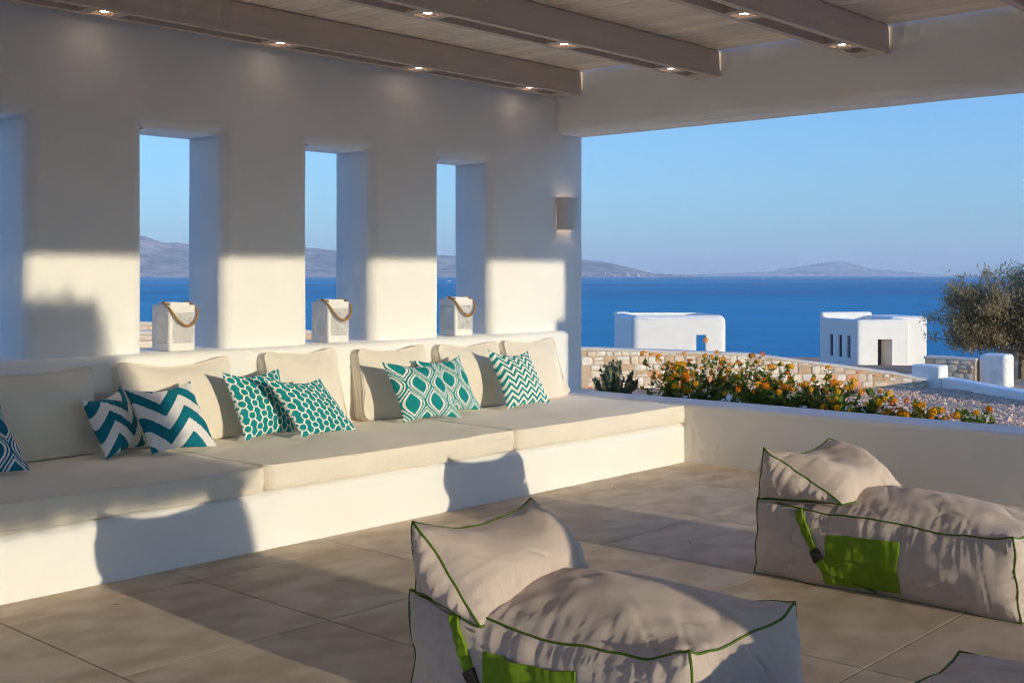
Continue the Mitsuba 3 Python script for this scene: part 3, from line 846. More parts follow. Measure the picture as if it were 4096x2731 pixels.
def lounger(key, label, at, turn, seed, W=0.72, L=1.2, H=0.335, head=True, flip=False, hx=0.255, hl=0.44, side=True, WH=0.645, fz=0.012, ear=0.030):
    """local axes: x across (0 = the side with the pocket), y from the head (0) towards the foot (-L), z up"""
    M = np.eye(4); c, s_ = math.cos(turn), math.sin(turn)
    M[:2, :2] = [[c, -s_], [s_, c]]; M[:3, 3] = at
    S = Soft(seed, M)
    c0 = [(0, 0, 0), (W, 0, 0), (W, -L, 0), (0, -L, 0)]
    c1 = [(0.005, -0.005, H), (W - 0.005, -0.005, H), (W - 0.015, -L + 0.02, H), (0.015, -L + 0.02, H)]

    def dbase(p):
        # the filling sags: the upper corners stand up as ears, the seams between them dip and draw in
        q = p.copy()
        u = np.clip(2 * q[..., 0] / W - 1, -1, 1); v = np.clip(2 * q[..., 1] / L + 1, -1, 1); w = np.clip(q[..., 2] / H, 0, 1.1)
        q[..., 2] += (ear * np.abs(u * v) ** 4 - 0.016 * (1 - np.abs(u * v) ** 2)) * w ** 3 
        q[..., 0] -= 0.012 * u * (1 - v ** 2) * w ** 2
        q[..., 1] -= 0.012 * v * (1 - u ** 2) * w ** 2
        return q
    S.deform = dbase
    topf = [c1[0], c1[3], c1[2], c1[1]]
    sidef = [c0[0], c0[3], c1[3], c1[0]]
    footf = [c0[3], c0[2], c1[2], c1[3]]
    faces = [(topf, 0.20, 0.006), (sidef, 0.062, 0.011), (footf, 0.06, 0.009), ([c0[2], c0[1], c1[1], c1[2]], 0.045, 0.010), ([c0[1], c0[0], c1[0], c1[1]], 0.04, 0.010), ([c0[0], c0[1], c0[2], c0[3]], 0.0, 0.0)]
    ms = [S.panel(f, pf, ga, k=i, lam=0.34 if i == 0 else 0.12) for i, (f, pf, ga) in enumerate(faces)]
    add(key + '__base', cat_meshes(ms), 'taupe_cloth', True)
    loops = [S.seam(c1 + [c1[0]]), S.seam(c0 + [c0[0]])] + [S.seam([c0[i], c1[i]]) for i in range(4)]
    for lp in loops:
        add(key + '__base__piping', lp, 'green_piping', True)
    if side:
        reg = [(-0.0, -0.385, 0.02), (-0.0, -0.735, 0.03), (0.0, -0.725, 0.262), (0.0, -0.375, 0.246)]
        add(key + '__pocket', S.patch(sidef, reg, 0.062, 0.011, 0.006, 0.12, 1, hem=0.03), 'green_cloth', True)

        def ribbon(a, b, wdt, lift, n=30):
            a, b = np.asarray(a, float), np.asarray(b, float)
            nr = unit([0, b[2] - a[2], -(b[1] - a[1])]) * wdt / 2
            return S.patch(sidef, [a - nr, b - nr, b + nr, a + nr], 0.062, 0.011, lift, 0.12, 1, n)
        add(key + '__strap', ribbon((0, -0.215, 0.33), (0, -0.325, 0.165), 0.034, 0.010), 'green_cloth', True)
        add(key + '__strap', ribbon((0, -0.335, 0.145), (0, -0.40, 0.085), 0.034, 0.010), 'green_cloth', True)
        add(key + '__strap', ribbon((0, -0.395, 0.09), (0, -0.62, 0.012), 0.006, 0.013), 'green_piping', True)
        add(key + '__buckle', ribbon((0, -0.318, 0.178), (0, -0.350, 0.128), 0.042, 0.018, 16), 'black_plastic', True)
    if head:
        S2 = Soft(seed + 50, M)
        z0 = H + 0.028
        a0, a1 = (0.012, -0.012, z0), (WH, -0.012, z0)
        f0, f1 = (0.004, -hl, z0 + fz), (WH + 0.01, -hl, z0 + fz + 0.01)
        t0, t1 = (0.0, -0.035, z0 + hx - 0.018), (WH, -0.035, z0 + hx - 0.028)

        def dhead(p):
            q = p.copy()
            u = (q[..., 0] - WH / 2) / (WH / 2); w = np.clip((q[..., 2] - z0) / hx, 0, 1.3)
            q[..., 2] -= 0.075 * (1 - np.clip(u, -1, 1) ** 2) * w ** 3
            q[..., 1] -= 0.02 * (1 - np.clip(u, -1, 1) ** 2) * w ** 2
            return q
        S2.deform = dhead
        hf = [([t0, f0, f1, t1], 0.125, 0.008), ([a0, f0, t0], 0.07, 0.011), ([a1, t1, f1], 0.05, 0.014), ([a1, a0, t0, t1], 0.06, 0.010), ([a0, a1, f1, f0], 0.012, 0.0)]
        ms = [S2.panel(f, pf, ga, k=10 + i, lam=0.10 if i == 0 else 0.075) for i, (f, pf, ga) in enumerate(hf)]
        add(key + '__headrest', cat_meshes(ms), 'taupe_cloth', True)
        for lp in [S2.seam([a0, t0, f0, a0]), S2.seam([a1, t1, f1, a1]), S2.seam([t0, t1]), S2.seam([f0, f1]), S2.seam([a0, a1])]:
            add(key + '__headrest__piping', lp, 'green_piping', True)
        add(key + '__headrest__zip', S2.seam([np.array(a0) + [0, 0, -0.012], np.array(f0) + [0, 0.02, -0.014]], 0.004, (-0.006, 0, 0)), 'zip_metal', True)
    tag(key, label, 'bean bag lounger', 'taupe bean bag loungers with green piping')


lounger('bean_bag_lounger', 'taupe bean bag lounger with green piping in the foreground, its headrest facing us', (2.745, 2.975, 0.0), 0.075, 11, W=0.72, L=1.12, hl=0.335, fz=-0.045)
lounger('bean_bag_lounger_001', 'taupe bean bag lounger with green pocket lying by the low wall on the right', (5.04, 2.96, 0.0), 0.0, 23, W=0.72, L=1.24)
lounger('bean_bag_lounger_002', 'corner of a taupe bean bag lounger cut by the bottom edge at the right', (2.74, 1.33, 0.0), 0.05, 37, W=0.72, L=1.2, H=0.345, head=False, side=False, ear=-0.01)

# ------------------------------------------------------------------ garden: stones, walls, plants
stone_cols = [(0.78, 0.64, 0.46), (0.84, 0.74, 0.58), (0.62, 0.43, 0.25), (0.78, 0.37, 0.18), (0.70, 0.58, 0.46), (0.86, 0.80, 0.69)]
for i, c_ in enumerate(stone_cols):
    def sc(p, n, uv, c=c_):
        a = fbm(p.x * 9, p.y * 9, p.z * 9, 3); b = fbm(p.x * 40, p.y * 40, p.z * 40, 2)
        k = mi.Color3f(*c) * (0.75 + 0.5 * a)
        return mix(k, (0.68, 0.62, 0.54), smoothstep(0.55, 0.75, b) * 0.5)
    mat(f'stone_{i}', {'type': 'twosided', 'b': {'type': 'bumpmap', 't': proc(lambda p, n, uv: fbm(p.x * 25, p.y * 25, p.z * 25, 3), 4e-3), 'scale': 0.012,
        'bsdf': {'type': 'diffuse', 'reflectance': proc(sc)}}})
plaster('mortar', (0.56, 0.43, 0.30), 0.012, 0.15)
plaster('cap_plaster', (0.62, 0.57, 0.51), 0.008, 0.08)


def stone_wall(key, pts, label, spans, sw=0.20, sh=0.16, thick=0.4, cap=0.062, seed=0, cols=None, limit=300):
    """pts: (x, y, base z, top z) along the face; spans: the stretches (along the path, metres) whose stones are built"""
    r = random.Random(seed)
    pts = np.asarray(pts, float)
    body, caps, made, extra = [], [], 0, []
    run = 0.0
    for a, b in zip(pts[:-1], pts[1:]):
        t = b[:2] - a[:2]; ln = np.linalg.norm(t); t = t / ln
        nrm = np.array([t[1], -t[0]])                  # outward: towards the terrace
        if nrm @ (a[:2]) > 0:
            nrm = -nrm

        def P(s, o, z):
            return [*(a[:2] + t * s + nrm * o), z]
        zb = lambda s: a[2] + (b[2] - a[2]) * s / ln
        zt = lambda s: a[3] + (b[3] - a[3]) * s / ln
        body.append(arr(mhull([P(s, o, z) for s in (0, ln) for o in (0, -thick) for z in (zb(s) - 0.4, zt(s) - cap)])))
        capm = m3.Manifold.batch_hull([m3.Manifold.sphere(0.025, 10).translate(P(s, o, z)) for s in (0, ln) for o in (0.0, -thick) for z in (zt(s) - cap + 0.02, zt(s) - 0.025)])
        caps.append(wobble(capm, 0.25, 0.012, 1.5, seed))
        s = 0.0
        for q0, q1 in spans:
            s0, s1 = max(q0 - run, 0), min(q1 - run, ln)
            if s1 - s0 < 0.1:
                continue
            top = max(zt(s0), zt(s1)) - cap; z = min(zb(s0), zb(s1)) - 0.05
            while z < top - 0.04:
                h = r.uniform(0.75, 1.3) * sh
                if z + h > top - 0.05:
                    h = top - z - 0.01
                s = s0 + r.uniform(-0.1, 0)
                while s < s1:
                    w = r.uniform(0.6, 1.5) * sw
                    sub = [(z, h)] if r.random() > 0.22 or h < 0.13 else [(z, h * 0.5), (z + h * 0.5, h * 0.5)]
                    for zz, h2 in sub:
                        zc, sm = zz + h2 / 2, s + w / 2
                        ztop = zt(np.clip(sm, 0, ln)) - cap
                        h2 = min(h2, ztop + 0.015 - zz)
                        if h2 < 0.055:
                            continue
                        zc = zz + h2 / 2
                        if s >= s0 - 0.02 and s + w < s1 + 0.1 and zz + h2 < ztop + 0.05 and zz + h2 > zb(np.clip(sm, 0, ln)) - 0.02 and (made < limit or extra is not None):
                            j = lambda k: r.uniform(-k, k)
                            g = 0.011
                            w0, h0 = w / 2 - g, min(h2, max(0.05, ztop - zz)) / 2 - g
                            proud = r.uniform(0.006, 0.03)
                            ring = [(-w0 + abs(j(0.03)), -h0 + j(0.012)), (w0 - abs(j(0.03)), -h0 + j(0.012)), (w0 + j(0.006), -h0 * 0.3), (w0 - abs(j(0.02)), h0 + j(0.012)), (0, h0 + j(0.01)), (-w0 + abs(j(0.03)), h0 + j(0.012)), (-w0 + j(0.006), h0 * 0.2)]
                            back = [P(sm + x_, -0.02, zc + y_) for x_, y_ in ring]
                            midr = [P(sm + x_, proud * 0.6, zc + y_) for x_, y_ in ring]
                            fr = [P(sm + x_ * 0.84, proud + j(0.006), zc + y_ * 0.82) for x_, y_ in ring]
                            n_ = len(ring)
                            v = np.array(back + midr + fr + [P(sm, proud + 0.008, zc)])
                            f = []
                            for i in range(n_):
                                k2 = (i + 1) % n_
                                f += [[i, k2, n_ + k2], [i, n_ + k2, n_ + i], [n_ + i, n_ + k2, 2 * n_ + k2], [n_ + i, 2 * n_ + k2, 2 * n_ + i], [2 * n_ + i, 2 * n_ + k2, 3 * n_]]
                            cc = r.choice(cols or [0, 0, 1, 1, 1, 2, 3, 4, 5, 5])
                            if made < limit:
                                scene[f'{key}__stone' + ('' if made == 0 else f'_{made:03d}')] = ply((v, np.array(f)), f'stone_{cc}', 40)
                                made += 1
                            else:
                                extra.append((v, np.array(f)))
                    s += w
                z += h
        run += ln
    if extra:
        add(key + '__more_stones', cat_meshes(extra), 'stone_1', 40, kind='stuff')
    add(key + '__core', cat_meshes(body), 'mortar', False)
    add(key + '__coping', cat_meshes(caps), 'cap_plaster', 40)
    tag(key, label, 'wall')


stone_wall('stone_wall', [(18.4, 14.85, -1.05, 0.0), (21.2, 12.7, -0.95, -0.16), (23.4, 10.5, -0.9, -0.56), (23.85, 10.0, -0.9, -0.72)],
           'long dry-stone wall of cream and rust stones with pale coping behind the orange flowers', [(0, 8)], 0.20, 0.145, seed=3)
stone_wall('stone_wall_001', [(8.4, 16.9, -0.2, 0.80), (11.0, 16.6, -0.4, 0.64), (18.4, 14.85, -1.0, 0.0)],
           'upper tier of rubble wall seen through the leftmost slit above the lantern', [(0.6, 3.2)], 0.32, 0.2, seed=5, cols=[1, 3, 3, 4, 0])
stone_wall('stone_wall_002', [(8.08, 15.1, -0.3, 0.68), (10.6, 15.0, -0.4, 0.60)],
           'lower tier of rubble wall with a big rust stone seen through the leftmost slit', [(0.0, 2.0)], 0.36, 0.25, seed=8, cols=[1, 3, 3, 4, 2, 0])
mat('shade_mortar', {'type': 'twosided', 'b': {'type': 'diffuse', 'reflectance': rgb(0.6, 0.58, 0.55)}})

# white garden posts, kerb and the further rubble wall on the right
add('garden_post', wobble(rbox(23.96, 24.42, 9.77, 10.4, -1.2, -0.43, 0.06, 8), 0.2, 0.01, 1.5, 3), 'house_white', 40, 'short white plastered post at the end of the stone wall', 'post')
add('garden_post_001', wobble(rbox(26.6, 27.15, 9.36, 9.96, -1.3, -0.32, 0.08, 8), 0.2, 0.01, 1.5, 5), 'house_white', 40, 'tall white plastered post under the tree at the right', 'post')
kerb = m3.Manifold.batch_hull([m3.Manifold.sphere(0.04, 10).translate(p) for p in [(24.07, 9.75, -1.1), (24.4, 9.7, -1.1), (24.07, 9.75, -0.72), (24.4, 9.7, -0.72), (19.4, 5.9, -0.9), (19.7, 5.8, -0.9), (19.4, 5.9, -0.54), (19.7, 5.8, -0.54)]])
add('garden_kerb', wobble(kerb, 0.3, 0.012, 1.0, 7), 'house_white', 40, 'low white plastered kerb running right from the short post', 'kerb')
stone_wall('stone_wall_003', [(26.35, 11.1, -1.15, -0.40), (26.5, 10.0, -1.15, -0.42)], 'shaded rubble wall with pale joints between the two white posts', [(0, 1.2)], 0.2, 0.14, seed=12, cols=[2, 4, 4, 0], limit=90)
# grey concrete path slanting away beyond the flower bed
pu = unit([0.58, 0.82]); pn_ = np.array([-pu[1], pu[0]])
pp = []
for q in np.linspace(-5, 7, 25):
    for o_ in np.linspace(0, 1.9, 5):
        xy = np.array([14.1, 4.9]) + pu * q + pn_ * o_
        pp.append([*xy, float(ground_z(*xy)) + 0.05])
mat('concrete', {'type': 'twosided', 'b': {'type': 'diffuse', 'reflectance': proc(lambda p, n, uv: mi.Color3f(0.52, 0.49, 0.46) * (0.85 + 0.3 * fbm(p.x * 2, p.y * 2, 0.0, 4)))}})
add('garden_path', (np.array(pp), gridfaces(25, 5)), 'concrete', True, kind='structure')


# gravel: loose clods and stones on the garden soil
def clod(n, seed):
    r = np.random.default_rng(seed)
    m = trimesh.creation.icosphere(0)
    v = np.array(m.vertices)
    return v, np.array(m.faces)


cv, cf = clod(1, 1)
N = 34000
d = rng.uniform(11.5, 25, N)
bear = rng.uniform(0.03, 0.50, N)
px_, py_ = d * (math.cos(YAW) + bear * math.sin(YAW)), d * (math.sin(YAW) - bear * math.cos(YAW))
off_path = (np.stack([px_ - 14.1, py_ - 4.9], -1) @ pn_)
ok = ((px_ - 23.85) * 0.75 + (py_ - 10.0) * 0.66 < 0) & ((off_path < -0.03) | (off_path > 1.95)) & (px_ > 11.0)
px_, py_ = px_[ok], py_[ok]
sz = np.exp(rng.normal(math.log(0.0125), 0.4, len(px_)))
vs, fs = [], []
for k in range(len(px_)):
    q = cv * rng.uniform(0.6, 1.35, (len(cv), 1)) * sz[k] * [1, 1, 1.05]
    a = rng.uniform(0, 6.28); R = np.array([[math.cos(a), -math.sin(a), 0], [math.sin(a), math.cos(a), 0], [0, 0, 1]])
    vs.append(q @ R.T + [px_[k], py_[k], float(ground_z(px_[k], py_[k])) + sz[k] * 0.35]); fs.append(cf + len(cv) * k)


def gravel_colour(p, n, uv):
    c = cell_rand(p.x * 9, p.y * 9)
    return mix((0.68, 0.43, 0.31), (0.88, 0.64, 0.49), c) * (0.9 + 0.2 * noise(p.x * 60, p.y * 60, p.z * 60))


mat('gravel_stone', {'type': 'twosided', 'b': {'type': 'diffuse', 'reflectance': proc(gravel_colour)}})
add('gravel', (np.vstack(vs), np.vstack(fs)), 'gravel_stone', False, 'loose pinkish gravel and clods between the planter and the stone wall', 'gravel', kind='stuff')

# planter bed behind the low wall and its outer kerb
add('planter_bed', box(8.05, 9.0, -2.4, 7.4, -0.3, 0.30, 0.02), 'soil', kind='structure')


def leaf(l, w, fold=0.25):
    """a leaf of six triangles, folded along its midrib, along +x"""
    x = [0, 0.30, 0.68, 1.0]
    hw = [0.0, 0.5, 0.40, 0.0]
    v = [[0, 0, 0], [x[1] * l, hw[1] * w, fold * w * 0.5], [x[1] * l, 0, -0.02 * l], [x[1] * l, -hw[1] * w, fold * w * 0.5], [x[2] * l, hw[2] * w, fold * w * 0.4 - 0.05 * l], [x[2] * l, 0, -0.07 * l], [x[2] * l, -hw[2] * w, fold * w * 0.4 - 0.05 * l], [l, 0, -0.16 * l]]
    f = [[0, 2, 1], [0, 3, 2], [1, 2, 5], [1, 5, 4], [2, 3, 6], [2, 6, 5], [4, 5, 7], [5, 6, 7]]
    return np.array(v), np.array(f)


def leafy(key, c1, c2, trans=0.35):
    def col(p, n, uv):
        a = cell_rand(p.x * 38, p.y * 38, p.z * 38); b = fbm(p.x * 8, p.y * 8, p.z * 8, 2)
        return mix(c1, c2, a * 0.6 + b * 0.4)
    return mat(key, {'type': 'principledthin', 'base_color': proc(col), 'roughness': 0.55, 'diff_trans': trans * 2, 'spec_trans': 0.0} if trans > 0 else {'type': 'twosided', 'b': {'type': 'diffuse', 'reflectance': proc(col)}})


leafy('leaf_green', (0.11, 0.20, 0.035), (0.28, 0.37, 0.09))
leafy('leaf_grey', (0.15, 0.20, 0.12), (0.30, 0.36, 0.25), 0)
leafy('leaf_tamarisk', (0.46, 0.39, 0.20), (0.74, 0.58, 0.38), 0.5)
leafy('leaf_hedge', (0.03, 0.06, 0.015), (0.07, 0.12, 0.03), 0.2)
mat('stem', {'type': 'diffuse', 'reflectance': rgb(0.14, 0.11, 0.055)})
mat('bark', {'type': 'bumpmap', 't': proc(lambda p, n, uv: fbm(p.x * 20, p.y * 20, p.z * 6, 3), 5e-3), 'scale': 0.03, 'bsdf': {'type': 'diffuse', 'reflectance': rgb(0.21, 0.16, 0.12)}})
for nm_, cc_ in (('petal_orange', (0.96, 0.40, 0.012)), ('petal_yellow', (0.95, 0.52, 0.02)), ('petal_rust', (0.85, 0.23, 0.012))):
    mat(nm_, {'type': 'twosided', 'b': {'type': 'diffuse', 'reflectance': rgb(*cc_)}})


def frame(d):
    d = unit(d); a = unit(np.cross(d, [0.2, 0.1, 0.97])); b = np.cross(d, a)
    return np.stack([d, a, b], 1)


def flower_head(seed):
    r = np.random.default_rng(seed); ms = []
    for k in range(17):
        u = (k + 0.5) / 17; th = math.acos(1 - u * 1.15); ph = k * 2.399
        c = np.array([math.sin(th) * math.cos(ph), math.sin(th) * math.sin(ph), math.cos(th)])
        Fm = frame(c)
        ring = [c * 0.019 + 0.0078 * (math.cos(a) * Fm[:, 1] + math.sin(a) * Fm[:, 2]) * (1 if i % 2 else 0.62) + c * 0.001 for i, a in enumerate(np.arange(10) * math.pi / 5 + r.uniform(0, 1))]
        v = np.array([c * 0.0165] + ring)
        f = np.array([[0, i + 1, (i + 1) % 10 + 1] for i in range(10)])
        ms.append((v, f))
    ms.append(tube([(0, 0, -0.03), (0, 0, 0.004)], 0.0016, 5))
    return cat_meshes(ms)


heads = [[ply(flower_head(300 + k), m_) for k in range(2)] for m_ in ('petal_orange', 'petal_yellow', 'petal_rust')]


def lantana(key, label, x, y, z, height, spread, nstem, nflow, seed, leaf_l=0.052):
    r = np.random.default_rng(seed)
    stems, lv, lf, n = [], [], [], 0
    tips = []
    for k in range(nstem):
        a = r.uniform(0, 2 * math.pi); out = spread * math.sqrt(r.uniform(0.02, 1)); h = height * r.uniform(0.45, 1.0) * (1 - 0.35 * out / spread)
        p0 = np.array([x + r.normal(0, 0.05), y + r.normal(0, 0.08), z])
        p2 = np.array([x + out * math.cos(a) * 0.75, y + out * math.sin(a) * 1.25, z + h]); p1 = (p0 + p2) / 2 + [r.normal(0, 0.05), r.normal(0, 0.05), h * 0.22]
        t = np.linspace(0, 1, 10)[:, None]
        c = (1 - t) ** 2 * p0 + 2 * t * (1 - t) * p1 + t ** 2 * p2
        stems.append(tube(c, np.linspace(0.0035, 0.0016, 10), 4))
        tips.append((c[-1], c[-1] - c[-2]))
        for q in range(24):
            tt_ = r.uniform(0.12, 1.0); i = int(tt_ * 8.99); pt = c[i] + (c[i + 1] - c[i]) * (tt_ * 9 - i) if i < 9 else c[9]
            dr_ = unit(np.array([r.normal(), r.normal(), r.normal(0.25, 0.5)]))
            l = leaf_l * r.uniform(0.6, 1.25)
            v, f = leaf(l, l * 0.62)
            lv.append(v @ frame(dr_).T + pt); lf.append(f + n); n += len(v)
    add(key + '__stem', cat_meshes(stems), 'stem', True, kind='stuff')
    add(key + '__foliage', (np.vstack(lv), np.vstack(lf)), 'leaf_green', False, kind='stuff')
    order = sorted(range(len(tips)), key=lambda i: -tips[i][0][2])
    for k in range(min(nflow, len(tips) * 2)):
        p, dd = tips[order[k % len(order)]]
        if k >= len(order):
            p = p + r.normal(0, 0.05, 3)
        hd = heads[int(r.choice([0, 0, 0, 1, 2]))][k % 2]
        d_ = unit(unit(dd) + np.array([-0.35, -0.15, 0.5]))
        Fm = frame(d_); M = np.eye(4); M[:3, 0], M[:3, 1], M[:3, 2] = Fm[:, 1], Fm[:, 2], Fm[:, 0]
        sc_ = r.uniform(0.85, 1.5)
        M[:3, :3] *= sc_; M[:3, 3] = p
        add(key + '__flower_head', hd, None, to_world=T(M))
    tag(key, label, 'flowering shrub', 'orange lantana shrubs in the bed')


plants = [(8.50, 5.85, 0.52, 0.30, 22, 24, 'leftmost orange lantana in the bed, next to the grey-green shrub'),
          (8.52, 5.50, 0.56, 0.36, 38, 28, 'second orange lantana from the left, thick with deep orange heads'),
          (8.60, 5.08, 0.58, 0.38, 36, 20, 'tallest orange lantana in the middle of the bed with heads high above the wall'),
          (8.45, 4.78, 0.40, 0.32, 34, 14, 'low leafy lantana right of the tallest one'),
          (8.55, 4.42, 0.46, 0.32, 30, 14, 'orange lantana in front of the right end of the stone wall'),
          (8.45, 4.02, 0.34, 0.28, 24, 14, 'small orange lantana third from the right'),
          (8.40, 3.62, 0.26, 0.22, 20, 18, 'low lantana near the right end with a bright cluster of orange heads'),
          (8.55, 3.25, 0.24, 0.16, 7, 4, 'rightmost sparse lantana with a few orange heads')]
for k, (x, y, h, sp, ns, nfl, lab) in enumerate(plants):
    lantana('lantana_shrub' if k == 0 else f'lantana_shrub_{k:03d}', lab, x, y, 0.29, h, sp, ns, int(nfl * 1.4), 500 + k)


def grey_shrub(key, label, x, y, z, height, spread, seed):
    r = np.random.default_rng(seed); stems, lv, lf, n = [], [], [], 0
    for k in range(42):
        a = r.uniform(0, 6.283); o = spread * math.sqrt(r.uniform(0, 1)); h = height * r.uniform(0.6, 1) * (1 - 0.45 * (o / spread) ** 2)
        p0 = np.array([x + 0.3 * o * math.cos(a), y + 0.3 * o * math.sin(a), z]); p1 = np.array([x + o * math.cos(a), y + o * math.sin(a), z + h])
        t = np.linspace(0, 1, 6)[:, None]; c = p0 + (p1 - p0) * t
        stems.append(tube(c, 0.003, 4))
        for q in range(30):
            tt_ = r.uniform(0.25, 1); pt = p0 + (p1 - p0) * tt_
            d_ = unit(unit(p1 - p0) + 1.3 * unit(np.array([r.normal(), r.normal(), r.normal()])))
            l = 0.042 * r.uniform(0.7, 1.2); v, f = leaf(l, l * 0.62)
            lv.append(v @ frame(d_).T + pt); lf.append(f + n); n += len(v)
    add(key + '__stem', cat_meshes(stems), 'stem', True, kind='stuff')
    add(key + '__foliage', (np.vstack(lv), np.vstack(lf)), 'leaf_grey', False, kind='stuff')
    tag(key, label, 'shrub')


grey_shrub('grey_shrub', 'grey-green leafy shrub beside the end pier of the window wall', 8.42, 6.42, 0.28, 0.43, 0.24, 77)


def tree(key, label, base, height, crown, seed, leafmat, nleaf, leaf_l, lean=(0, 0), depth=4, group=None):
    """trunk and branching limbs inside a crown given by ellipsoid lobes (centre offset, radii)"""
    r = np.random.default_rng(seed)
    base = np.asarray(base, float)
    limbs, lv, lf, n = [], [], [], 0
    twigs = []
    for (cx, cy, cz), (rx, ry, rz), w in crown:
        c = base + [cx, cy, cz]
        st = base + np.array([lean[0] * 0.3, lean[1] * 0.3, height * 0.25])
        for q in range(max(int(w * 22), 4)):
            u = unit(r.normal(size=3)); e = c + u * [rx, ry, rz] * r.uniform(0.45, 1.0)
            mid = (st + e) / 2 + r.normal(0, 0.08 * height, 3) * [1, 1, 0.6]
            t = np.linspace(0, 1, 9)[:, None]
            pth = (1 - t) ** 2 * st + 2 * t * (1 - t) * mid + t ** 2 * e
            limbs.append(tube(pth, np.linspace(0.028 * height / 3, 0.006, 9), 5))
            for s_ in range(5):
                k = r.integers(4, 9); a = pth[k]; tip = a + r.normal(0, 1, 3) * [rx, ry, rz] * 0.26
                tip = c + (tip - c) * min(1.0, 1.05 / max(np.linalg.norm((tip - c) / [rx, ry, rz]), 1e-6))
                twigs.append((a, tip))
    for a, b in twigs:
        limbs.append(tube(np.linspace(a, b, 4), [0.008, 0.006, 0.004, 0.002], 4))
    per = max(nleaf // len(twigs), 1)
    for a, b in twigs:
        cl = 0.09 * height / 2.5
        for q in range(per):
            t = r.uniform(0.2, 1.1); pt = a + (b - a) * t + r.normal(0, cl, 3) * [1, 1, 0.7]
            d_ = unit(unit(b - a) * 0.7 + r.normal(0, 0.7, 3))
            l = leaf_l * r.uniform(0.6, 1.4); w_ = l * 0.34
            Fm = frame(d_)
            v = np.array([[0, 0, 0], [0.5 * l, w_ / 2, 0.02 * l], [l, 0, -0.1 * l], [0.5 * l, -w_ / 2, 0.02 * l]]) @ Fm.T + pt
            lv.append(v); lf.append(np.array([[0, 1, 2], [0, 2, 3]]) + n); n += 4
    trunk_p = np.array([base + [0, 0, -0.3], base + [lean[0] * 0.15, lean[1] * 0.15, height * 0.12], base + [lean[0] * 0.3, lean[1] * 0.3, height * 0.28]])
    add(key + '__trunk', tube(trunk_p, [0.07 * height / 3, 0.055 * height / 3, 0.045 * height / 3], 9), 'bark', True)
    add(key + '__limbs', cat_meshes(limbs), 'bark', True, kind='stuff')
    add(key + '__crown', (np.vstack(lv), np.vstack(lf)), leafmat, False, kind='stuff')
    tag(key, label, 'tree', group)


tree('tamarisk_tree', 'wide brownish green tree with bare twigs at the right edge by the sea', (36.2, 12.3, -1.55), 4.0,
     [((-0.3, 0.6, 2.1), (1.3, 1.5, 1.0), 1.6), ((0.6, -1.3, 2.6), (1.4, 1.6, 1.4), 2.0), ((-0.4, 1.6, 1.45), (0.9, 1.0, 0.75), 0.9), ((0.3, -2.9, 2.6), (1.5, 1.4, 1.5), 1.5), ((0.2, -0.4, 1.2), (1.2, 2.0, 0.7), 1.0)],
     91, 'leaf_tamarisk', 72000, 0.12)
# the clipped tree out in the front garden whose shadow lies over the left part of the bench
r = np.random.default_rng(93)
cl_n = 52000
cz = r.uniform(-1, 1, cl_n); ca = r.uniform(-1, 1, cl_n); cy_ = r.uniform(-1, 1, cl_n)
okc = (np.abs(cz) ** 14 + np.abs(ca) ** 14 + np.abs(cy_) ** 4) < 1
cz, ca, cy_ = cz[okc], ca[okc], cy_[okc]
c0_ = np.stack([1.0 + ca * 2.42 - 0.10 * cz, -4.3 + 0.45 * cy_, 2.10 + 0.56 * cz], -1)
lv, lf = [], []
for k, p in enumerate(c0_):
    d_ = unit(r.normal(size=3)); l = r.uniform(0.05, 0.10); Fm = frame(d_)
    lv.append(np.array([[0, 0, 0], [0.5 * l, 0.3 * l, 0.02 * l], [l, 0, -0.1 * l], [0.5 * l, -0.3 * l, 0.02 * l]]) @ Fm.T + p); lf.append(np.array([[0, 1, 2], [0, 2, 3]]) + 4 * k)
add('clipped_tree__crown', (np.vstack(lv), np.vstack(lf)), 'leaf_hedge', False, kind='stuff')
add('clipped_tree__trunk', tube([(0.6, -4.3, -0.3), (0.62, -4.32, 0.8), (0.58, -4.3, 2.0)], [0.09, 0.075, 0.06], 12), 'bark', True)
tag('clipped_tree', 'clipped box-shaped garden tree out of the frame, shading the left of the bench', 'tree')
# a tall clay jar, also behind the viewer, shades the near headrest
jz = np.array([0, 0.02, 0.2, 0.45, 0.7, 0.92, 1.05, 1.14, 1.2, 1.25, 1.25, 1.18])
jr = np.array([0.10, 0.125, 0.165, 0.195, 0.205, 0.185, 0.15, 0.115, 0.11, 0.135, 0.115, 0.095])
mat('clay', {'type': 'diffuse', 'reflectance': rgb(0.45, 0.24, 0.14)})
add('clay_jar', trimesh.creation.revolve(np.column_stack([jr, jz]), sections=40).apply_translation([3.36, -1.75, 0.0]), 'clay', 40, 'tall clay jar standing on the terrace tiles, out of the frame', 'jar')

# ------------------------------------------------------------------ white houses by the sea
plaster('roof_screed', (0.60, 0.53, 0.45), 0.02, 0.08)
mat('window_dark', {'type': 'principled', 'base_color': rgb(0.06, 0.065, 0.08), 'roughness': 0.25, 'specular': 0.5})


def local(cx, cy, t):
    """from a house's own axes (x along its front, y into it) to the ground plan"""
    t = unit(t); nrm = np.array([-t[1], t[0]])
    M = np.eye(4); M[:2, 0] = t; M[:2, 1] = nrm; M[0, 3], M[1, 3] = cx, cy
    return M


def put(m, M):
    v, f = arr(m) if hasattr(m, 'to_mesh') else m
    return v @ M[:3, :3].T + M[:3, 3], f


def at_px(px, d):
    l = (px - 1176) / F
    return d * (math.cos(YAW) + l * math.sin(YAW)), d * (math.sin(YAW) - l * math.cos(YAW))


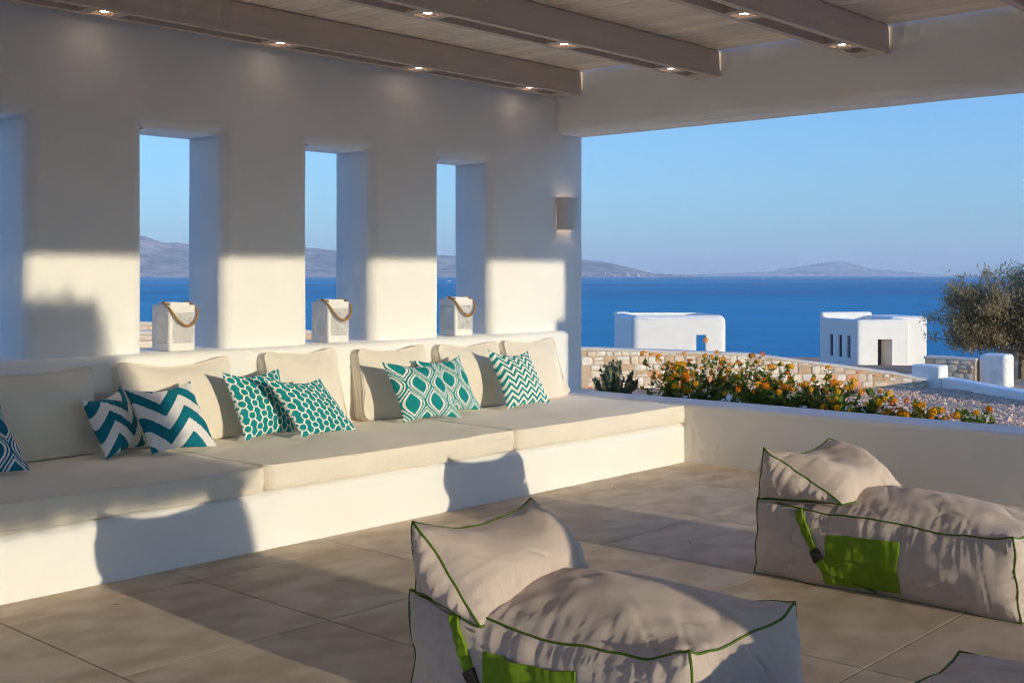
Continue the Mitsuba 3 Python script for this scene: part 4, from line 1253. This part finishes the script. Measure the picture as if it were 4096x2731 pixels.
# first house: one long cube with rounded shoulders, a sunken roof and a passage open to the sea
hx_, hy_ = at_px(1452, 99)
M1 = local(hx_, hy_, (0.75, -0.66))
body = rbox(0, 8.25, 0, 8.2, -6.6, -1.93, 0.62, 14) - rbox(0.45, 7.8, 0.45, 7.75, -2.32, 1, 0.2, 8) - mbox(5.55, 6.45, -1, 1, -6.4, -3.62) - mbox(5.56, 7.85, 0.42, 9, -6.4, -3.4) - mbox(7.0, 9, 4.6, 9, -6.4, -3.4)
add('white_house__body', put(body.refine_to_length(1.0), M1), 'house_white', 40)
add('white_house__roof', put(mbox(0.5, 7.75, 0.5, 7.7, -2.38, -2.30), M1), 'roof_screed', False)
add('white_house__parapet_step', put(rbox(0.02, 1.2, 6.6, 8.1, -2.3, -1.86, 0.12, 8), M1), 'house_white', 40)
tag('white_house', 'low white cubic house with rounded shoulders and a see-through doorway, the left one', 'house')
# second house: cube with three slit windows in its shaded side, a doorway, and a wing to the right
hx2, hy2 = at_px(1970, 74)
M2 = local(hx2, hy2, (0.85, -0.53)); M2[:3, :3] *= 0.83; M2[2, 3] = 0.24
b2 = rbox(0, 4.6, 0, 5.6, -6.2, -1.93, 0.22, 10) - mbox(0.35, 4.25, 0.35, 5.25, -2.32, 1) - mbox(1.75, 3.0, -1, 1.6, -6.1, -3.45)
for q in (1.0, 2.2, 3.5):
    b2 = b2 - mbox(-1, 0.25, q, q + 0.5, -4.9, -3.2)
b2 = b2 + rbox(0, 4.6, 5.15, 5.6, -3.0, -1.5, 0.16, 8)
add('white_house_001__body', put(b2.refine_to_length(1.0), M2), 'house_white', 40)
wing = rbox(3.9, 7.2, 1.4, 6.0, -6.2, -1.78, 0.3, 10)
add('white_house_001__wing', put(wing.refine_to_length(1.0), M2), 'house_white', 40)
add('white_house_001__roof', put(mbox(0.4, 3.88, 0.4, 5.2, -2.36, -2.28), M2), 'roof_screed', False)
add('white_house_001__doorway', put(mbox(1.76, 2.99, 1.45, 1.55, -6.0, -3.46), M2), 'window_dark', False)
add('white_house_001__doorway__post', put(mbox(2.35, 2.42, 1.3, 1.44, -6.0, -3.5), M2), 'beam_paint', False)
for q in (1.0, 2.2, 3.5):
    add('white_house_001__window', put(mbox(0.13, 0.16, q + 0.003, q + 0.497, -4.897, -3.203), M2), 'window_dark', False)
tag('white_house_001', 'white cubic house with slit windows and a dark doorway, the right one beside the tree', 'house')
gx_, gy_ = at_px(2052, 40)
bl = rbox(-0.9, 1.0, -0.5, 0.5, -2.9, -1.93, 0.33, 10)
add('white_mound', put(bl, local(gx_, gy_, (0.55, -0.83))), 'house_white', 40, 'rounded white plastered lump left of the short garden post', 'dome')

# ------------------------------------------------------------------ boats and the far village
mat('boat_white', {'type': 'twosided', 'b': {'type': 'diffuse', 'reflectance': rgb(0.8, 0.8, 0.8)}})


def hull(l, w, h):
    s = np.linspace(0, 1, 12); half = w / 2 * np.sin(np.pi * np.clip(s * 0.62 + 0.30, 0, 1)) ** 0.9 * (1 - s ** 6)
    x = (s - 0.5) * l
    v, rows = [], []
    for xi, wi, si in zip(x, half, s):
        v += [[xi, -wi, h + 0.25 * h * si ** 2], [xi, -wi * 0.6, 0], [xi, 0, -0.25 * h], [xi, wi * 0.6, 0], [xi, wi, h + 0.25 * h * si ** 2], [xi, 0, h * 0.9]]
    f = []
    for i in range(11):
        for j in range(6):
            a, b = i * 6 + j, i * 6 + (j + 1) % 6
            f += [[a, b, b + 6], [a, b + 6, a + 6]]
    return np.array(v), np.array(f)


def boat(key, px, d, l, sail, label, head):
    bx, by = at_px(px, d)
    M = local(bx, by, (math.cos(head), math.sin(head))); M[2, 3] = SEA_Z
    add(key + '__hull', put(hull(l, l * 0.3, l * 0.10), M), 'boat_white', False)
    add(key + '__cabin', put(arr(rbox(-0.25 * l, 0.15 * l, -0.08 * l, 0.08 * l, 0.08 * l, 0.2 * l, 0.03 * l, 6)), M), 'boat_white', 40)
    if sail:
        add(key + '__mast', put(tube([(0.05 * l, 0, 0), (0.05 * l, 0, 1.35 * l)], 0.012 * l, 6), M), 'boat_white', True)
        n_ = 9
        a, b = np.meshgrid(np.linspace(0, 1, n_), np.linspace(0, 1, n_), indexing='ij')
        P = np.stack([0.04 * l - 0.42 * l * a * (1 - b), 0.06 * l * np.sin(np.pi * a) * (1 - b), 0.16 * l + 1.15 * l * b], -1)
        add(key + '__sail', put((P.reshape(-1, 3), gridfaces(n_, n_)), M), 'boat_white', True)
    tag(key, label, 'boat')


boat('sailing_boat', 1752, 4300, 11.0, True, 'tiny white sailing boat on the horizon left of the far island', 0.3)
boat('motor_yacht', 1031, 2600, 10.5, False, 'small white yacht on the water seen through the third slit', -0.5)

r = np.random.default_rng(55)
vm = []
mat('village_white', {'type': 'twosided', 'b': {'type': 'diffuse', 'reflectance': rgb(0.8, 0.77, 0.73)}})
for k in range(420):
    if r.random() < 0.62:
        px = r.uniform(250, 440); up = abs(r.normal(0, 14)) * (0.5 + 0.8 * (r.random() < 0.3))
    elif r.random() < 0.7:
        px = r.uniform(690, 790); up = abs(r.normal(0, 18))
    else:
        px = r.uniform(990, 1500); up = abs(r.normal(0, 9))
    d0 = 9080 + up * 11
    x, y = at_px(px, d0); w, dd, h = r.uniform(7, 17), r.uniform(7, 14), r.uniform(5, 10)
    z = SEA_Z + 6 + up * 1.35
    vm.append(box(x - w / 2, x + w / 2, y - dd / 2, y + dd / 2, z - 30, z + h))
add('far_village', cat_meshes(vm), 'village_white', False, 'scattered white houses of a far village along the opposite shore', 'village', kind='stuff')

# dry leaves blown onto the tiles
mat('dry_leaf', {'type': 'twosided', 'b': {'type': 'diffuse', 'reflectance': rgb(0.30, 0.15, 0.07)}})
dry = [(2.62, 4.74, 'orange-brown dry leaf on the tiles near the left end of the bench'), (3.42, 4.55, 'dry leaf on the shaded tile left of the foreground lounger'), (4.62, 4.72, 'dry leaf on the tiles below the middle seat pad'),
       (5.35, 3.55, 'dry leaf in the shadow band between the loungers'), (6.35, 4.85, 'dry leaf near the foot of the bench under the right seat pad'), (7.2, 4.6, 'dry leaf by the corner of bench and low wall'), (4.35, 2.55, 'dry leaf between the two loungers')]
for k, (x, y, lab) in enumerate(dry):
    v, f = leaf(0.026, 0.014, 0.5)
    a = 1.1 * k
    R = np.array([[math.cos(a), -math.sin(a), 0], [math.sin(a), math.cos(a), 0], [0, 0, 1]])
    add('dry_leaf' if k == 0 else f'dry_leaf_{k:03d}', (v @ R.T + [x, y, 0.0065], f), 'dry_leaf', False, lab, 'leaf', 'dry leaves on the tiles')
